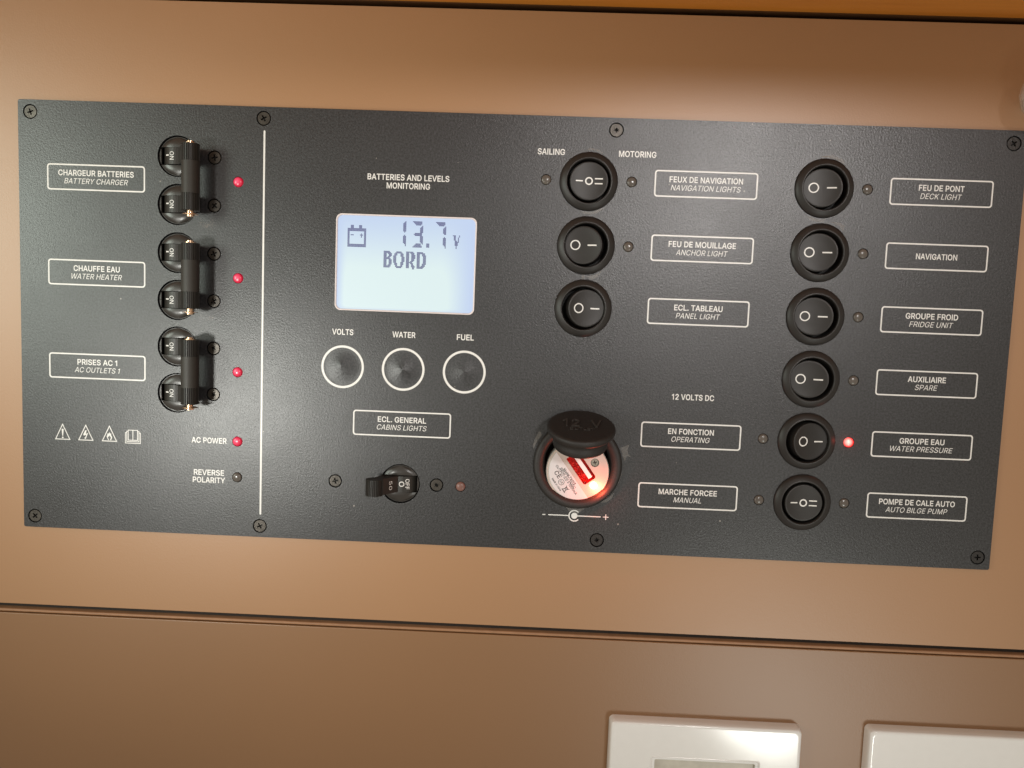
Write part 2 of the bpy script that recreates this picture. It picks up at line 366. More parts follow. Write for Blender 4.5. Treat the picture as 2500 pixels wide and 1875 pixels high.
# letter outlines of a plain grotesque: advance, closed loops (thousandths)
GL = {
 'A': (480, ['16,0 201,509 276,509 463,0 392,0 344,136 133,136 85,0', '152,190 325,190 239,440']),
 'B': (456, ['60,0 60,509 241,509 274,507 304,501 329,491 350,477 367,461 381,442 390,421 396,398 398,374 397,353 393,336 387,320 378,307 368,295 356,286 343,278 329,272 315,267 315,262 331,260 347,254 363,245 378,234 391,220 402,203 411,184 416,161 418,136 416,111 410,88 400,67 386,48 368,31 344,18 317,8 284,2 247,0', '125,57 245,57 281,60 309,67 330,80 344,96 353,115 355,137 354,153 350,169 342,184 333,197 320,209 306,218 289,225 269,229 248,231 125,231', '125,285 238,285 256,287 273,290 288,296 302,304 314,314 323,326 330,340 335,355 336,372 333,393 326,412 313,429 294,442 270,449 240,452 125,452']),
 'C': (510, ['267,-7 225,-3 186,7 150,25 119,49 92,79 70,115 53,157 44,203 40,254 44,305 53,352 70,393 92,429 119,459 150,484 186,501 225,512 267,516 293,514 317,511 340,504 362,496 383,485 402,471 419,456 435,438 448,418 459,397 467,373 473,348 408,348 404,365 397,380 389,395 380,407 369,418 357,428 344,437 330,444 315,449 300,453 284,455 267,456 237,453 209,445 184,432 161,414 141,391 125,364 113,332 106,295 103,254 106,213 113,177 125,145 141,117 161,94 184,76 210,63 237,56 267,53 284,54 300,56 315,60 330,65 344,72 357,81 369,90 380,102 389,114 397,128 404,144 408,160 473,160 467,135 459,112 448,91 435,71 420,53 402,38 383,24 363,13 341,5 317,-2 293,-6']),
 'D': (502, ['60,0 60,509 225,509 273,505 315,495 353,478 385,455 412,426 433,391 449,351 458,306 462,255 458,205 449,159 433,119 411,83 384,54 351,31 312,14 268,3 219,0', '215,57 254,60 288,68 318,81 343,99 363,122 379,149 390,181 397,216 399,255 397,294 390,329 379,361 364,388 344,410 320,428 291,441 258,449 221,452 125,452 125,57']),
 'E': (419, ['60,0 60,509 372,509 372,452 125,452 125,286 355,286 355,229 125,229 125,57 375,57 375,0']),
 'F': (410, ['60,0 60,509 369,509 369,452 125,452 125,278 346,278 346,221 125,221 125,0']),
 'G': (520, ['269,-7 225,-3 185,7 149,25 118,49 91,79 69,116 53,157 43,203 40,254 43,305 53,352 69,393 91,429 117,459 149,484 184,501 223,512 265,516 291,514 316,510 340,504 363,494 384,483 403,469 421,453 436,436 449,416 460,395 468,373 474,349 408,349 402,365 395,379 387,393 378,406 368,417 356,427 344,436 330,443 315,448 300,453 283,455 265,456 236,453 209,445 183,432 160,414 141,392 125,364 113,332 106,295 103,254 106,213 113,177 125,145 141,117 161,95 184,76 210,63 238,56 269,53 296,55 322,61 345,71 365,85 382,102 396,123 407,147 413,173 415,202 434,199 283,199 283,256 478,256 478,200 475,160 466,124 451,91 431,62 406,38 377,19 344,5 308,-4']),
 'H': (517, ['60,0 60,509 125,509 125,289 392,289 392,509 457,509 457,0 392,0 392,232 125,232 125,0']),
 'I': (185, ['60,0 60,509 125,509 125,0']),
 'J': (396, ['185,-7 143,-2 106,11 75,33 52,63 38,100 33,145 33,173 98,173 98,145 100,117 108,93 122,74 139,61 160,53 185,50 209,53 230,61 248,74 261,93 269,117 272,145 272,509 336,509 336,145 332,100 318,63 294,33 263,11 227,-2']),
 'K': (467, ['60,0 60,509 125,509 125,280 350,509 432,509 225,300 446,0 368,0 180,255 125,198 125,0']),
 'L': (393, ['60,0 60,509 125,509 125,57 361,57 361,0']),
 'M': (628, ['60,0 60,509 150,509 314,110 478,509 568,509 568,0 506,0 506,400 342,0 286,0 122,400 122,0']),
 'N': (523, ['60,0 60,509 132,509 398,105 398,509 463,509 463,0 392,0 125,405 125,0']),
 'O': (533, ['267,-7 225,-3 186,7 150,25 119,49 92,79 70,115 53,157 44,203 40,254 44,305 53,352 70,393 92,429 119,459 150,484 186,501 225,512 267,516 309,512 348,501 384,484 415,459 442,429 464,393 480,352 490,305 493,254 490,203 480,157 464,115 442,79 415,49 384,25 348,7 309,-3', '267,53 296,55 324,63 349,76 372,94 392,116 408,144 420,176 428,213 430,254 428,295 420,332 408,365 392,392 372,415 349,433 324,446 296,453 267,456 237,453 210,445 184,433 161,415 142,392 125,364 113,332 106,295 103,254 106,213 113,176 125,144 142,117 161,94 184,76 210,63 237,55']),
 'P': (445, ['60,0 60,509 235,509 272,506 305,499 332,487 356,471 375,452 390,430 400,404 407,377 409,348 407,318 400,291 390,265 375,243 356,223 332,207 305,195 272,188 235,186 125,186 125,0', '125,242 233,242 257,244 279,248 297,256 312,266 324,279 333,294 339,310 343,328 344,348 343,367 339,385 333,402 324,416 312,428 297,439 279,446 257,451 232,452 125,452']),
 'Q': (533, ['245,159 313,159 369,85 384,65 468,-48 401,-48 346,27 331,46', '267,-7 225,-3 186,7 150,25 119,49 92,79 70,115 53,157 44,203 40,254 44,305 53,352 70,393 92,429 119,459 150,484 186,501 225,512 267,516 309,512 348,501 384,484 415,459 442,429 464,393 480,352 490,305 493,254 490,203 480,157 464,115 442,79 415,49 384,25 348,7 309,-3', '267,53 296,55 324,63 349,76 372,94 392,116 408,144 420,176 428,213 430,254 428,295 420,332 408,365 392,392 372,415 349,433 324,446 296,453 267,456 237,453 210,445 184,433 161,415 142,392 125,364 113,332 106,295 103,254 106,213 113,176 125,144 142,117 161,94 184,76 210,63 237,55']),
 'R': (449, ['60,0 60,509 236,509 273,506 305,500 333,489 356,473 376,455 390,433 401,408 407,381 409,352 407,323 401,296 390,271 376,250 356,232 333,217 312,208 428,0 353,0 245,198 125,198 125,0', '125,255 234,255 258,256 280,260 298,267 313,276 325,287 334,300 340,316 344,333 345,352 344,371 340,389 334,405 325,419 313,430 298,440 279,446 258,451 233,452 125,452']),
 'S': (447, ['224,-9 188,-7 156,-1 128,9 102,23 81,40 64,60 51,83 42,109 38,137 104,137 108,118 114,102 123,88 136,76 150,66 166,59 185,53 204,50 224,49 246,50 267,54 286,60 303,69 317,79 329,92 338,106 344,122 346,139 344,154 340,168 332,179 322,189 310,197 296,205 280,211 263,217 245,222 184,239 145,253 112,269 86,289 67,313 56,341 52,372 54,400 62,425 75,448 92,468 113,484 138,498 165,508 195,514 227,516 259,514 289,508 316,498 340,484 360,468 377,449 390,427 398,403 401,378 337,378 332,402 320,421 302,437 280,449 254,456 225,459 204,457 185,454 167,448 152,440 139,430 129,418 121,405 117,391 115,376 117,359 122,345 131,334 142,324 155,315 169,308 184,302 198,297 212,293 264,279 279,275 295,270 312,264 328,256 344,248 359,238 372,226 384,213 395,198 402,180 407,161 408,139 406,112 399,87 386,64 370,43 349,25 323,11 294,0 261,-7']),
 'T': (449, ['32,452 32,509 417,509 417,452 257,452 257,0 193,0 193,452']),
 'U': (517, ['259,-8 220,-6 186,2 154,15 126,33 103,55 85,80 71,108 63,140 60,173 60,509 124,509 124,178 126,155 132,133 141,113 153,95 169,80 187,68 208,59 232,53 259,52 285,53 309,59 331,68 349,80 364,95 377,113 385,133 391,155 393,178 393,509 457,509 457,173 454,140 446,108 433,80 414,55 391,33 363,15 332,2 297,-6']),
 'V': (480, ['204,0 16,509 86,509 240,72 395,509 463,509 278,0']),
 'W': (686, ['155,0 16,509 84,509 193,85 310,509 377,509 494,85 603,509 670,509 530,0 458,0 343,405 228,0']),
 'X': (474, ['18,0 200,262 29,509 106,509 238,315 370,509 446,509 277,262 456,0 380,0 237,208 94,0']),
 'Y': (472, ['203,0 203,208 16,509 92,509 236,268 380,509 455,509 268,208 268,0']),
 'Z': (438, ['40,0 40,48 318,452 48,452 48,509 399,509 399,460 121,57 399,57 399,0']),
 '0': (453, ['227,-7 191,-3 158,7 130,24 105,48 85,77 69,113 57,155 50,202 48,254 50,306 57,353 69,395 85,431 106,461 130,484 159,502 191,512 227,516 262,512 295,502 323,484 348,461 368,431 384,395 396,353 403,306 405,254 403,202 396,155 384,113 368,77 348,48 323,24 295,7 263,-3', '227,50 250,52 271,60 290,74 306,92 320,116 330,144 338,176 342,213 344,254 342,295 338,332 330,365 320,393 306,416 290,435 271,449 250,457 227,460 203,457 182,449 163,435 147,416 134,393 123,365 115,332 111,295 109,254 111,213 115,176 123,144 134,116 147,92 163,74 182,60 203,52']),
 '1': (330, ['30,360 30,425 90,440 135,470 160,509 220,509 220,0 155,0 155,410 110,378']),
 '2': (453, ['64,0 64,47 234,229 252,248 268,266 282,282 294,298 303,312 311,327 316,341 319,356 320,371 319,389 315,405 308,419 298,431 287,441 273,449 258,455 241,458 224,460 205,458 188,454 172,447 159,438 148,427 139,413 132,398 128,381 127,362 66,362 68,391 75,418 86,442 102,464 121,482 143,496 168,507 196,513 225,516 254,513 281,507 306,497 328,482 346,465 361,445 372,423 379,398 381,372 380,354 377,336 371,318 363,299 351,280 336,259 317,235 294,209 267,180 153,60 153,57 389,57 389,0']),
 '3': (453, ['218,-7 188,-5 159,1 133,10 108,22 88,38 70,57 57,79 48,104 44,132 109,132 112,115 118,100 126,87 137,76 150,66 165,59 182,54 200,51 219,50 239,51 258,55 275,61 291,69 304,80 315,93 323,108 328,125 329,145 328,163 323,180 316,196 306,211 292,223 275,234 254,241 229,246 201,248 157,248 157,299 288,448 288,452 70,452 70,509 372,509 372,461 211,278 211,289 247,290 279,286 308,276 333,262 354,244 371,222 383,198 391,173 393,145 390,116 383,90 370,66 354,45 333,27 309,12 281,2 251,-5']),
 '4': (453, ['40,105 40,158 247,509 311,509 109,166 109,163 413,163 413,105', '282,0 282,121 282,146 282,318 343,318 343,0']),
 '5': (453, ['221,-7 192,-5 165,1 140,11 118,25 99,41 83,60 71,82 63,105 60,130 122,130 125,115 130,102 138,89 148,78 160,68 173,60 188,54 204,51 221,50 241,51 259,56 276,64 291,75 304,89 314,104 322,122 326,141 328,162 326,183 321,203 314,221 303,237 290,251 275,262 257,270 238,275 218,277 201,276 184,273 167,268 152,262 139,255 128,246 67,253 96,509 366,509 366,452 151,452 134,301 136,301 148,311 162,318 178,325 194,330 212,333 229,334 252,332 274,328 294,321 313,311 330,299 345,285 358,269 370,251 379,231 386,210 390,187 391,163 388,132 381,102 369,76 352,52 332,32 309,15 282,3 253,-4']),
 '6': (453, ['226,-7 196,-4 168,3 142,15 119,31 100,51 84,74 73,101 66,130 64,162 65,187 71,212 80,239 93,268 112,302 137,340 252,509 322,509 151,261 145,261 151,270 157,279 165,288 174,295 184,302 196,307 208,311 221,313 235,314 265,312 291,305 316,295 337,280 355,262 370,240 380,215 387,187 389,157 387,127 379,98 368,73 352,50 333,30 310,14 284,3 257,-4', '226,48 245,50 263,55 279,63 293,73 304,86 314,101 322,119 326,137 327,157 326,178 322,196 314,213 304,228 293,241 279,251 263,259 245,264 226,265 207,264 190,259 174,252 160,241 148,229 138,214 131,197 126,179 125,158 126,138 131,119 138,102 148,86 160,73 174,63 190,55 207,50']),
 '7': (453, ['97,0 323,448 323,452 62,452 62,509 391,509 391,449 165,0']),
 '8': (453, ['226,-7 193,-5 163,1 136,11 111,25 91,42 74,62 62,84 54,109 52,135 53,156 58,176 65,195 75,212 87,228 101,241 117,252 134,260 153,265 153,267 129,276 109,289 93,308 80,330 73,354 70,380 73,405 79,429 90,450 106,469 124,485 146,498 170,508 197,514 226,516 255,514 282,508 306,498 328,485 346,469 361,450 373,429 379,405 382,380 379,354 372,330 359,308 343,289 323,276 300,267 300,265 319,260 335,252 351,241 365,228 377,212 387,195 395,176 399,156 401,135 398,109 391,84 378,62 362,42 341,25 317,11 289,1 259,-5', '226,49 248,50 267,54 285,60 300,69 313,79 323,91 331,106 335,121 337,139 335,157 330,173 322,189 312,202 298,213 283,223 265,230 247,234 226,235 206,234 187,230 169,223 154,213 140,202 130,189 122,173 117,157 115,139 117,121 121,106 129,91 139,79 152,69 167,60 185,54 205,50', '226,290 244,291 260,294 274,300 287,308 298,318 307,330 314,344 318,359 319,376 318,392 314,407 308,420 299,432 288,442 275,449 260,455 244,459 226,460 208,459 192,455 177,449 164,442 153,432 145,420 138,407 134,392 133,376 134,359 138,344 145,330 154,318 165,308 178,300 193,294 209,291']),
 '9': (453, ['226,516 256,513 285,506 310,494 333,478 352,458 368,434 380,408 387,378 389,347 387,322 382,296 373,270 359,240 340,207 315,168 200,0 130,0 301,248 307,248 302,238 295,229 287,221 278,214 268,207 257,202 245,198 232,195 218,195 188,197 161,203 137,214 116,229 98,247 83,269 72,294 66,321 64,352 66,382 73,411 85,436 101,459 120,479 143,494 168,506 196,513', '226,460 207,459 190,454 174,446 160,435 148,423 138,407 131,390 127,372 125,352 127,331 131,313 138,295 148,280 160,268 174,257 190,250 207,245 226,243 245,245 263,249 279,257 293,267 305,280 314,295 322,312 326,330 327,350 326,371 322,390 314,407 305,422 293,435 279,446 263,454 245,459']),
 '.': (188, ['95,-4 83,-3 73,1 63,9 55,18 51,29 50,41 51,53 55,64 63,73 73,81 83,85 95,87 107,85 118,81 128,73 135,64 140,53 141,41 140,29 135,18 128,9 118,1 107,-3']),
 ',': (188, ['38,-119 68,71 137,71 84,-119']),
 ':': (188, ['95,-4 83,-3 73,1 63,9 55,18 51,29 50,41 51,53 55,64 63,73 73,81 83,85 95,87 107,85 118,81 128,73 135,64 140,53 141,41 140,29 135,18 128,9 118,1 107,-3', '95,271 83,272 73,277 63,284 55,294 51,304 50,316 51,328 55,339 63,349 73,356 83,360 95,362 107,360 118,356 128,349 135,339 140,328 141,316 140,304 135,294 128,284 118,277 107,272']),
 '-': (453, ['337,244 337,188 114,188 114,244']),
 '=': (453, ['72,245 72,301 381,301 381,245', '72,97 72,153 381,153 381,97']),
 '/': (249, ['235,533 71,-76 14,-76 178,533']),
 ' ': (188, []),
 'a': (389, ['160,-9 137,-7 115,-3 94,5 76,15 60,29 48,45 38,63 32,84 30,108 32,128 36,146 43,161 53,174 64,184 78,193 92,200 108,206 125,211 143,214 161,217 178,220 200,223 218,225 234,227 247,229 257,231 265,235 271,240 274,246 276,255 276,257 275,272 272,285 267,297 260,307 251,315 240,322 227,327 212,330 196,331 178,330 163,327 149,322 137,316 127,309 118,301 110,292 104,283 100,274 41,291 51,313 64,331 79,346 95,358 114,368 133,375 153,380 173,383 194,384 208,384 223,382 239,379 255,375 271,369 286,360 300,350 312,336 322,320 330,301 335,278 337,251 337,0 277,0 277,52 272,52 267,43 260,34 252,25 242,16 229,8 215,1 199,-4 181,-7', '170,45 192,47 211,51 228,59 242,68 254,80 263,93 270,108 274,122 276,138 276,190 272,187 267,184 259,182 251,180 241,178 231,176 221,174 210,173 200,171 175,168 161,166 147,163 134,159 122,153 112,147 103,139 97,130 93,118 92,105 93,93 96,82 102,72 109,64 119,57 130,52 142,48 156,46']),
 'b': (424, ['229,-8 208,-7 189,-3 172,4 159,12 147,21 138,31 130,41 123,50 118,59 112,59 112,0 53,0 53,509 114,509 114,319 118,319 123,327 130,336 137,346 147,355 158,364 171,373 188,379 207,383 229,384 259,382 287,374 313,361 335,342 354,320 370,293 381,261 388,227 390,189 388,151 381,116 370,84 355,57 336,34 313,16 288,3 260,-6', '220,47 242,49 262,55 279,66 294,80 306,97 316,117 323,139 327,163 328,189 327,215 323,239 316,261 307,281 295,298 280,311 262,322 243,328 220,330 198,328 178,322 161,312 147,299 134,282 125,263 118,241 114,216 113,189 114,162 118,138 125,115 135,95 147,78 162,65 179,55 198,49']),
 'c': (396, ['207,-8 174,-5 144,3 117,16 93,35 72,58 56,85 44,116 37,150 34,187 37,225 44,260 56,291 72,318 93,341 117,360 144,374 174,382 207,384 226,384 243,381 260,377 276,371 291,364 305,356 318,346 330,335 340,322 349,308 356,293 362,277 303,262 300,272 295,281 290,289 284,297 278,304 270,311 261,316 252,321 242,325 231,328 220,329 207,330 184,328 163,321 145,310 130,296 118,278 108,258 102,236 98,212 96,187 98,163 102,139 108,117 118,97 130,80 145,66 163,55 184,49 207,46 220,47 232,49 243,52 253,55 262,60 271,66 279,73 285,80 292,89 297,98 301,107 304,117 363,102 357,86 350,70 341,56 331,43 319,32 306,21 292,12 277,5 261,-1 244,-5 226,-7']),
 'd': (424, ['195,-8 165,-6 137,3 111,16 89,34 70,57 55,84 43,116 36,151 34,189 36,227 43,261 55,293 70,320 89,342 112,361 137,374 165,382 196,384 218,383 237,379 253,373 267,364 278,355 287,346 295,336 301,327 306,319 311,319 311,509 372,509 372,0 313,0 313,59 307,59 301,50 295,41 287,31 277,21 266,12 252,4 236,-3 217,-7', '205,47 226,49 246,55 263,65 278,78 290,95 299,115 306,138 310,162 312,189 310,216 306,241 300,263 290,282 278,299 263,312 246,322 227,328 205,330 182,328 162,322 145,311 130,298 118,281 108,261 102,239 98,215 96,189 98,163 102,139 109,117 118,97 130,80 145,66 162,55 182,49']),
 'e': (404, ['212,-8 177,-5 145,3 117,16 92,35 72,58 56,85 44,116 37,150 34,187 36,224 44,258 55,290 71,317 91,340 115,359 142,373 172,382 205,384 226,383 246,380 266,374 285,366 303,355 319,341 334,324 347,305 357,282 365,256 370,227 371,194 371,169 75,169 75,221 338,221 310,202 308,226 304,248 298,269 288,286 277,301 263,314 246,323 227,328 205,330 183,328 164,323 146,313 131,301 119,286 109,270 102,251 97,231 96,211 96,178 98,151 102,127 110,106 121,88 135,73 151,61 169,53 190,48 212,46 227,47 241,49 254,53 265,58 276,65 285,73 294,82 300,93 306,105 365,91 358,72 348,55 335,39 320,26 302,14 283,4 261,-3 237,-7']),
 'f': (254, ['228,379 228,327 6,327 6,379', '81,0 81,432 82,452 87,470 96,486 107,499 120,510 135,519 152,525 169,529 187,530 201,530 212,529 222,527 231,525 238,523 243,521 227,468 224,470 220,471 215,472 209,473 202,474 195,474 178,472 164,468 154,460 147,449 143,435 142,419 142,0']),
 'g': (425, ['207,-151 180,-149 156,-146 134,-140 114,-132 97,-122 82,-110 70,-97 59,-84 51,-69 101,-41 107,-49 114,-57 122,-66 131,-74 142,-82 154,-88 169,-93 187,-96 207,-97 236,-95 261,-87 282,-75 298,-58 308,-34 311,-6 311,68 306,68 301,60 294,51 287,41 277,32 266,23 252,16 236,10 217,6 195,5 165,7 138,14 113,27 90,43 71,65 55,90 43,120 36,154 34,191 36,229 43,263 55,293 71,320 90,342 112,361 138,374 166,382 196,384 218,383 237,379 253,373 267,365 279,356 288,346 296,336 302,327 308,319 313,319 313,379 372,379 372,-9 370,-40 363,-67 350,-90 334,-109 314,-124 291,-136 265,-144 237,-149', '205,59 227,61 246,66 264,75 278,87 290,103 300,121 307,142 311,166 312,193 311,219 307,242 300,264 291,283 279,299 264,312 247,322 227,328 205,330 182,328 163,322 145,312 130,298 118,282 109,262 102,241 98,218 96,193 98,167 102,144 109,123 118,104 131,88 145,76 163,66 183,61']),
 'h': (410, ['114,227 114,0 53,0 53,509 114,509 114,287 102,287 116,319 132,344 152,362 175,374 200,382 227,384 252,383 275,377 295,369 313,356 328,340 341,321 350,298 355,271 357,240 357,0 296,0 296,235 293,263 286,286 273,304 256,318 235,326 210,329 192,328 176,324 161,317 147,308 136,297 126,283 119,266 115,248']),
 'i': (167, ['53,0 53,379 114,379 114,0', '84,443 73,444 63,448 54,455 47,463 43,472 41,483 43,494 47,504 54,512 63,518 73,522 84,524 95,522 105,518 114,512 121,504 125,494 126,483 125,472 121,463 114,455 105,448 95,444']),
 'j': (167, ['53,379 114,379 114,-30 112,-52 108,-72 102,-90 92,-106 80,-119 65,-129 47,-137 27,-141 4,-143 -10,-143 -10,-87 2,-87 18,-85 31,-80 40,-72 47,-61 51,-46 53,-29', '83,443 72,444 62,448 53,455 47,463 42,472 41,483 42,494 47,504 53,512 62,518 72,522 83,524 95,522 105,518 114,512 120,504 125,494 126,483 125,472 120,463 114,455 105,448 95,444']),
 'k': (381, ['110,137 110,212 121,212 284,379 360,379 184,199 177,199', '53,0 53,509 114,509 114,0', '294,0 148,186 191,229 372,0']),
 'l': (189, ['139,-2 112,0 91,8 74,20 62,37 55,59 53,84 53,509 114,509 114,99 114,83 117,71 120,62 126,57 135,53 146,52 152,52 157,52 160,53 164,53 167,54 170,54 181,3 175,1 169,0 162,-1 154,-2 147,-2']),
 'm': (610, ['53,0 53,379 112,379 112,295 108,295 114,314 122,331 132,346 144,358 158,368 172,376 187,382 203,385 219,386 245,383 268,375 287,361 303,342 314,320 321,295 312,295 318,312 326,329 337,343 350,356 364,366 381,375 398,381 417,385 437,386 458,385 478,380 497,372 514,361 529,346 541,328 550,307 555,283 557,255 557,0 496,0 496,254 493,279 485,298 473,313 456,323 438,329 419,330 402,329 387,326 374,320 363,312 353,302 345,290 340,277 336,263 335,247 335,0 274,0 274,260 272,280 265,297 253,311 238,322 220,328 199,330 185,329 171,326 158,320 145,312 135,302 126,289 119,274 115,257 114,238 114,0']),
 'n': (410, ['114,227 114,0 53,0 53,379 112,379 112,287 102,287 116,319 132,344 152,362 175,374 200,382 227,384 252,383 275,377 295,369 313,356 328,340 341,321 350,298 355,271 357,240 357,0 296,0 296,235 293,263 286,286 273,304 256,318 235,326 210,329 192,328 176,324 161,317 147,308 136,297 126,283 119,266 115,248']),
 'o': (415, ['207,-8 174,-5 144,3 117,16 93,35 72,58 56,85 44,116 37,150 34,187 37,225 44,260 56,291 72,318 93,341 117,360 144,374 174,382 207,384 241,382 271,374 299,360 323,341 343,318 359,291 371,260 379,225 381,187 379,150 371,116 359,85 343,58 323,35 299,16 271,3 241,-5', '207,46 231,49 252,55 270,66 285,80 298,97 307,117 314,139 318,163 319,187 318,212 314,236 307,258 298,278 285,296 270,310 252,321 231,328 207,330 184,328 163,321 145,310 130,296 118,278 108,258 102,236 98,212 96,187 98,163 102,139 108,117 118,97 130,80 145,66 163,55 184,49']),
 'p': (424, ['53,-143 53,379 112,379 112,319 118,319 123,327 130,336 137,346 147,355 158,364 171,373 188,379 207,383 229,384 259,382 287,374 313,361 335,342 354,320 370,293 381,261 388,227 390,189 388,151 381,116 370,84 355,57 336,34 313,16 288,3 260,-6 229,-8 208,-7 189,-3 173,4 159,12 147,21 138,31 130,41 124,50 118,59 114,59 114,-143', '220,47 242,49 262,55 279,66 294,80 306,97 316,117 323,139 327,163 328,189 327,215 323,239 316,261 307,281 295,298 280,311 262,322 243,328 220,330 198,328 178,322 161,312 147,299 134,282 125,263 118,241 114,216 113,189 114,162 118,138 125,115 135,95 147,78 162,65 179,55 198,49']),
 'q': (424, ['372,-143 311,-143 311,59 306,59 301,50 295,41 287,31 277,21 266,12 252,4 236,-3 217,-7 195,-8 165,-6 137,3 111,16 89,34 70,57 55,84 43,116 36,151 34,189 36,227 43,261 55,293 70,320 89,342 112,361 137,374 165,382 196,384 218,383 237,379 253,373 267,364 278,355 287,346 295,336 301,327 307,319 313,319 313,379 372,379', '205,47 226,49 246,55 263,65 278,78 290,95 299,115 306,138 310,162 312,189 310,216 306,241 300,263 290,282 278,299 263,312 246,322 227,328 205,330 182,328 162,322 145,311 130,298 118,281 108,261 102,239 98,215 96,189 98,163 102,139 109,117 118,97 130,80 145,66 162,55 182,49']),
 'r': (259, ['53,0 53,379 112,379 112,321 115,321 124,339 137,354 152,367 171,377 191,383 213,385 218,385 223,385 229,384 243,384 243,322 241,323 236,324 230,324 223,325 215,326 207,326 190,324 174,321 159,315 146,306 135,296 126,284 119,269 115,254 114,237 114,0']),
 's': (365, ['182,-8 157,-7 133,-3 112,3 93,12 76,24 62,38 50,54 41,73 36,94 94,107 101,87 111,72 124,60 141,52 160,47 181,45 206,47 227,53 244,62 258,74 265,88 268,103 266,115 262,126 254,136 243,144 229,150 212,155 149,170 118,180 92,192 72,208 58,227 50,249 47,274 49,295 55,314 65,332 79,347 95,360 115,370 137,378 161,383 187,384 212,383 234,379 254,372 271,363 286,352 299,339 309,324 318,308 324,290 268,277 262,291 254,304 243,316 228,325 210,331 187,333 166,331 147,326 131,317 119,305 111,292 109,277 110,264 115,253 124,243 136,235 152,229 172,223 229,209 261,200 287,187 306,171 320,153 328,131 331,107 329,85 323,65 312,47 298,31 281,18 260,6 236,-2 210,-7']),
 't': (227, ['204,379 204,327 6,327 6,379', '65,471 126,471 126,98 127,83 130,70 136,61 144,55 156,51 170,50 175,50 180,50 185,51 191,52 197,53 202,54 213,2 207,0 200,-2 192,-3 184,-3 176,-4 168,-4 138,-1 113,7 92,21 77,41 68,64 65,93']),
 'u': (410, ['182,-5 158,-3 135,2 115,11 97,23 82,39 69,59 60,82 54,109 53,139 53,379 114,379 114,144 116,117 124,94 137,75 154,61 175,53 200,50 218,51 234,55 249,62 263,71 274,83 283,97 290,113 295,132 296,153 296,379 357,379 357,0 298,0 298,92 307,92 294,60 277,35 257,17 234,5 209,-3']),
 'v': (389, ['163,0 17,379 84,379 165,155 173,132 180,110 187,87 193,64 199,42 206,21 184,21 191,42 197,64 203,87 209,110 216,132 224,155 305,379 371,379 226,0']),
 'w': (567, ['138,0 23,379 87,379 133,214 140,190 147,164 154,137 161,107 168,75 175,41 165,41 172,74 179,105 186,135 192,163 199,189 206,214 252,379 316,379 362,214 368,189 375,163 382,136 388,106 395,75 402,41 391,41 399,75 406,106 413,135 420,163 427,189 434,214 480,379 545,379 429,0 368,0 319,172 305,225 300,243 295,262 291,280 277,338 291,338 277,280 272,262 267,243 263,225 258,207 253,189 248,172 199,0']),
 'x': (379, ['21,0 171,218 171,171 29,379 100,379 147,306 159,287 170,270 179,253 188,237 198,221 207,206 175,206 185,221 194,237 202,253 211,270 222,287 233,306 282,379 352,379 209,169 209,214 358,0 287,0 231,85 219,103 209,120 200,136 191,152 182,167 173,182 205,182 195,167 187,152 178,136 170,120 160,103 148,85 91,0']),
 'y': (389, ['47,-139 61,-86 71,-87 83,-89 94,-90 104,-89 113,-86 122,-81 130,-74 138,-64 145,-51 151,-36 163,-1 17,379 84,379 165,155 173,132 180,109 187,87 193,64 199,42 206,21 184,21 190,42 196,64 202,87 209,110 216,132 224,155 305,379 371,379 204,-58 196,-77 187,-93 177,-107 165,-119 153,-128 139,-136 125,-141 109,-144 91,-145 82,-145 73,-144 65,-143 57,-142 52,-140']),
 'z': (380, ['42,0 42,46 254,320 254,323 48,323 48,379 333,379 333,331 126,60 126,56 339,56 339,0']),
}

def parse(l): return [tuple(int(c) / 1000 for c in p.split(',')) for p in l.split()]
def area(l): return sum(l[i - 1][0] * l[i][1] - l[i][0] * l[i - 1][1] for i in range(len(l))) / 2
def thicken(l, d, sgn):
    """moves the outline outwards from the ink by d"""
    out = []; n = len(l)
    for i in range(n):
        a, b_, c = Vector(l[i - 1]), Vector(l[i]), Vector(l[(i + 1) % n])
        e1 = (b_ - a).normalized(); e2 = (c - b_).normalized()
        n1 = Vector((e1.y, -e1.x)); n2 = Vector((e2.y, -e2.x))
        m_ = n1 + n2
        k = 2.0 / max(m_.length_squared, 1.2)
        out.append(tuple(b_ + m_ * k * d * sgn))
    return out
def text_geo(s, cap, width, bold=False, italic=False, rot=0, c=(0, 0), w=0.0, thick=0.0, off=None):
    loops = []; x = 0.0
    for ch in s:
        adv, ls = GL[ch]
        od = (0.017 if bold else 0.0) if off is None else off
        ls = [parse(l) for l in ls]
        sg = 1 if ls and area(max(ls, key=lambda q: abs(area(q)))) > 0 else -1
        for l in ls:
            if od: l = thicken(l, od, sg)
            loops.append([(px_ + x + (0.22 * py_ if italic else 0), py_) for px_, py_ in l])
        x += adv / 1000 + (0.012 if bold else 0.0)
    vs, fs = fill2d(loops)
    xs = [v[0] for v in vs]; ys = [v[1] for v in vs]
    x0, x1, y0, y1 = min(xs), max(xs), min(ys), max(ys)
    h = 0.509
    sy = cap / h; sx = width / (x1 - x0) if width else sy * 0.9
    ca, sa = math.cos(rot), math.sin(rot)
    out = []
    for x, y, z in vs:
        X = (x - (x0 + x1) / 2) * sx; Y = (y - h / 2) * sy
        out.append((c[0] + X * ca - Y * sa, c[1] + X * sa + Y * ca, w))
    if thick:
        n = len(out)
        out2 = [(a, b_, w - thick) for a, b_, _ in out]
        out += out2
        cnt = {}
        for f in fs:
            for i in range(len(f)):
                e = (f[i], f[(i + 1) % len(f)]); cnt[e] = 1
        fs = list(fs) + [(b_, a, a + n, b_ + n) for (a, b_) in list(cnt) if (b_, a) not in cnt]
    return out, fs

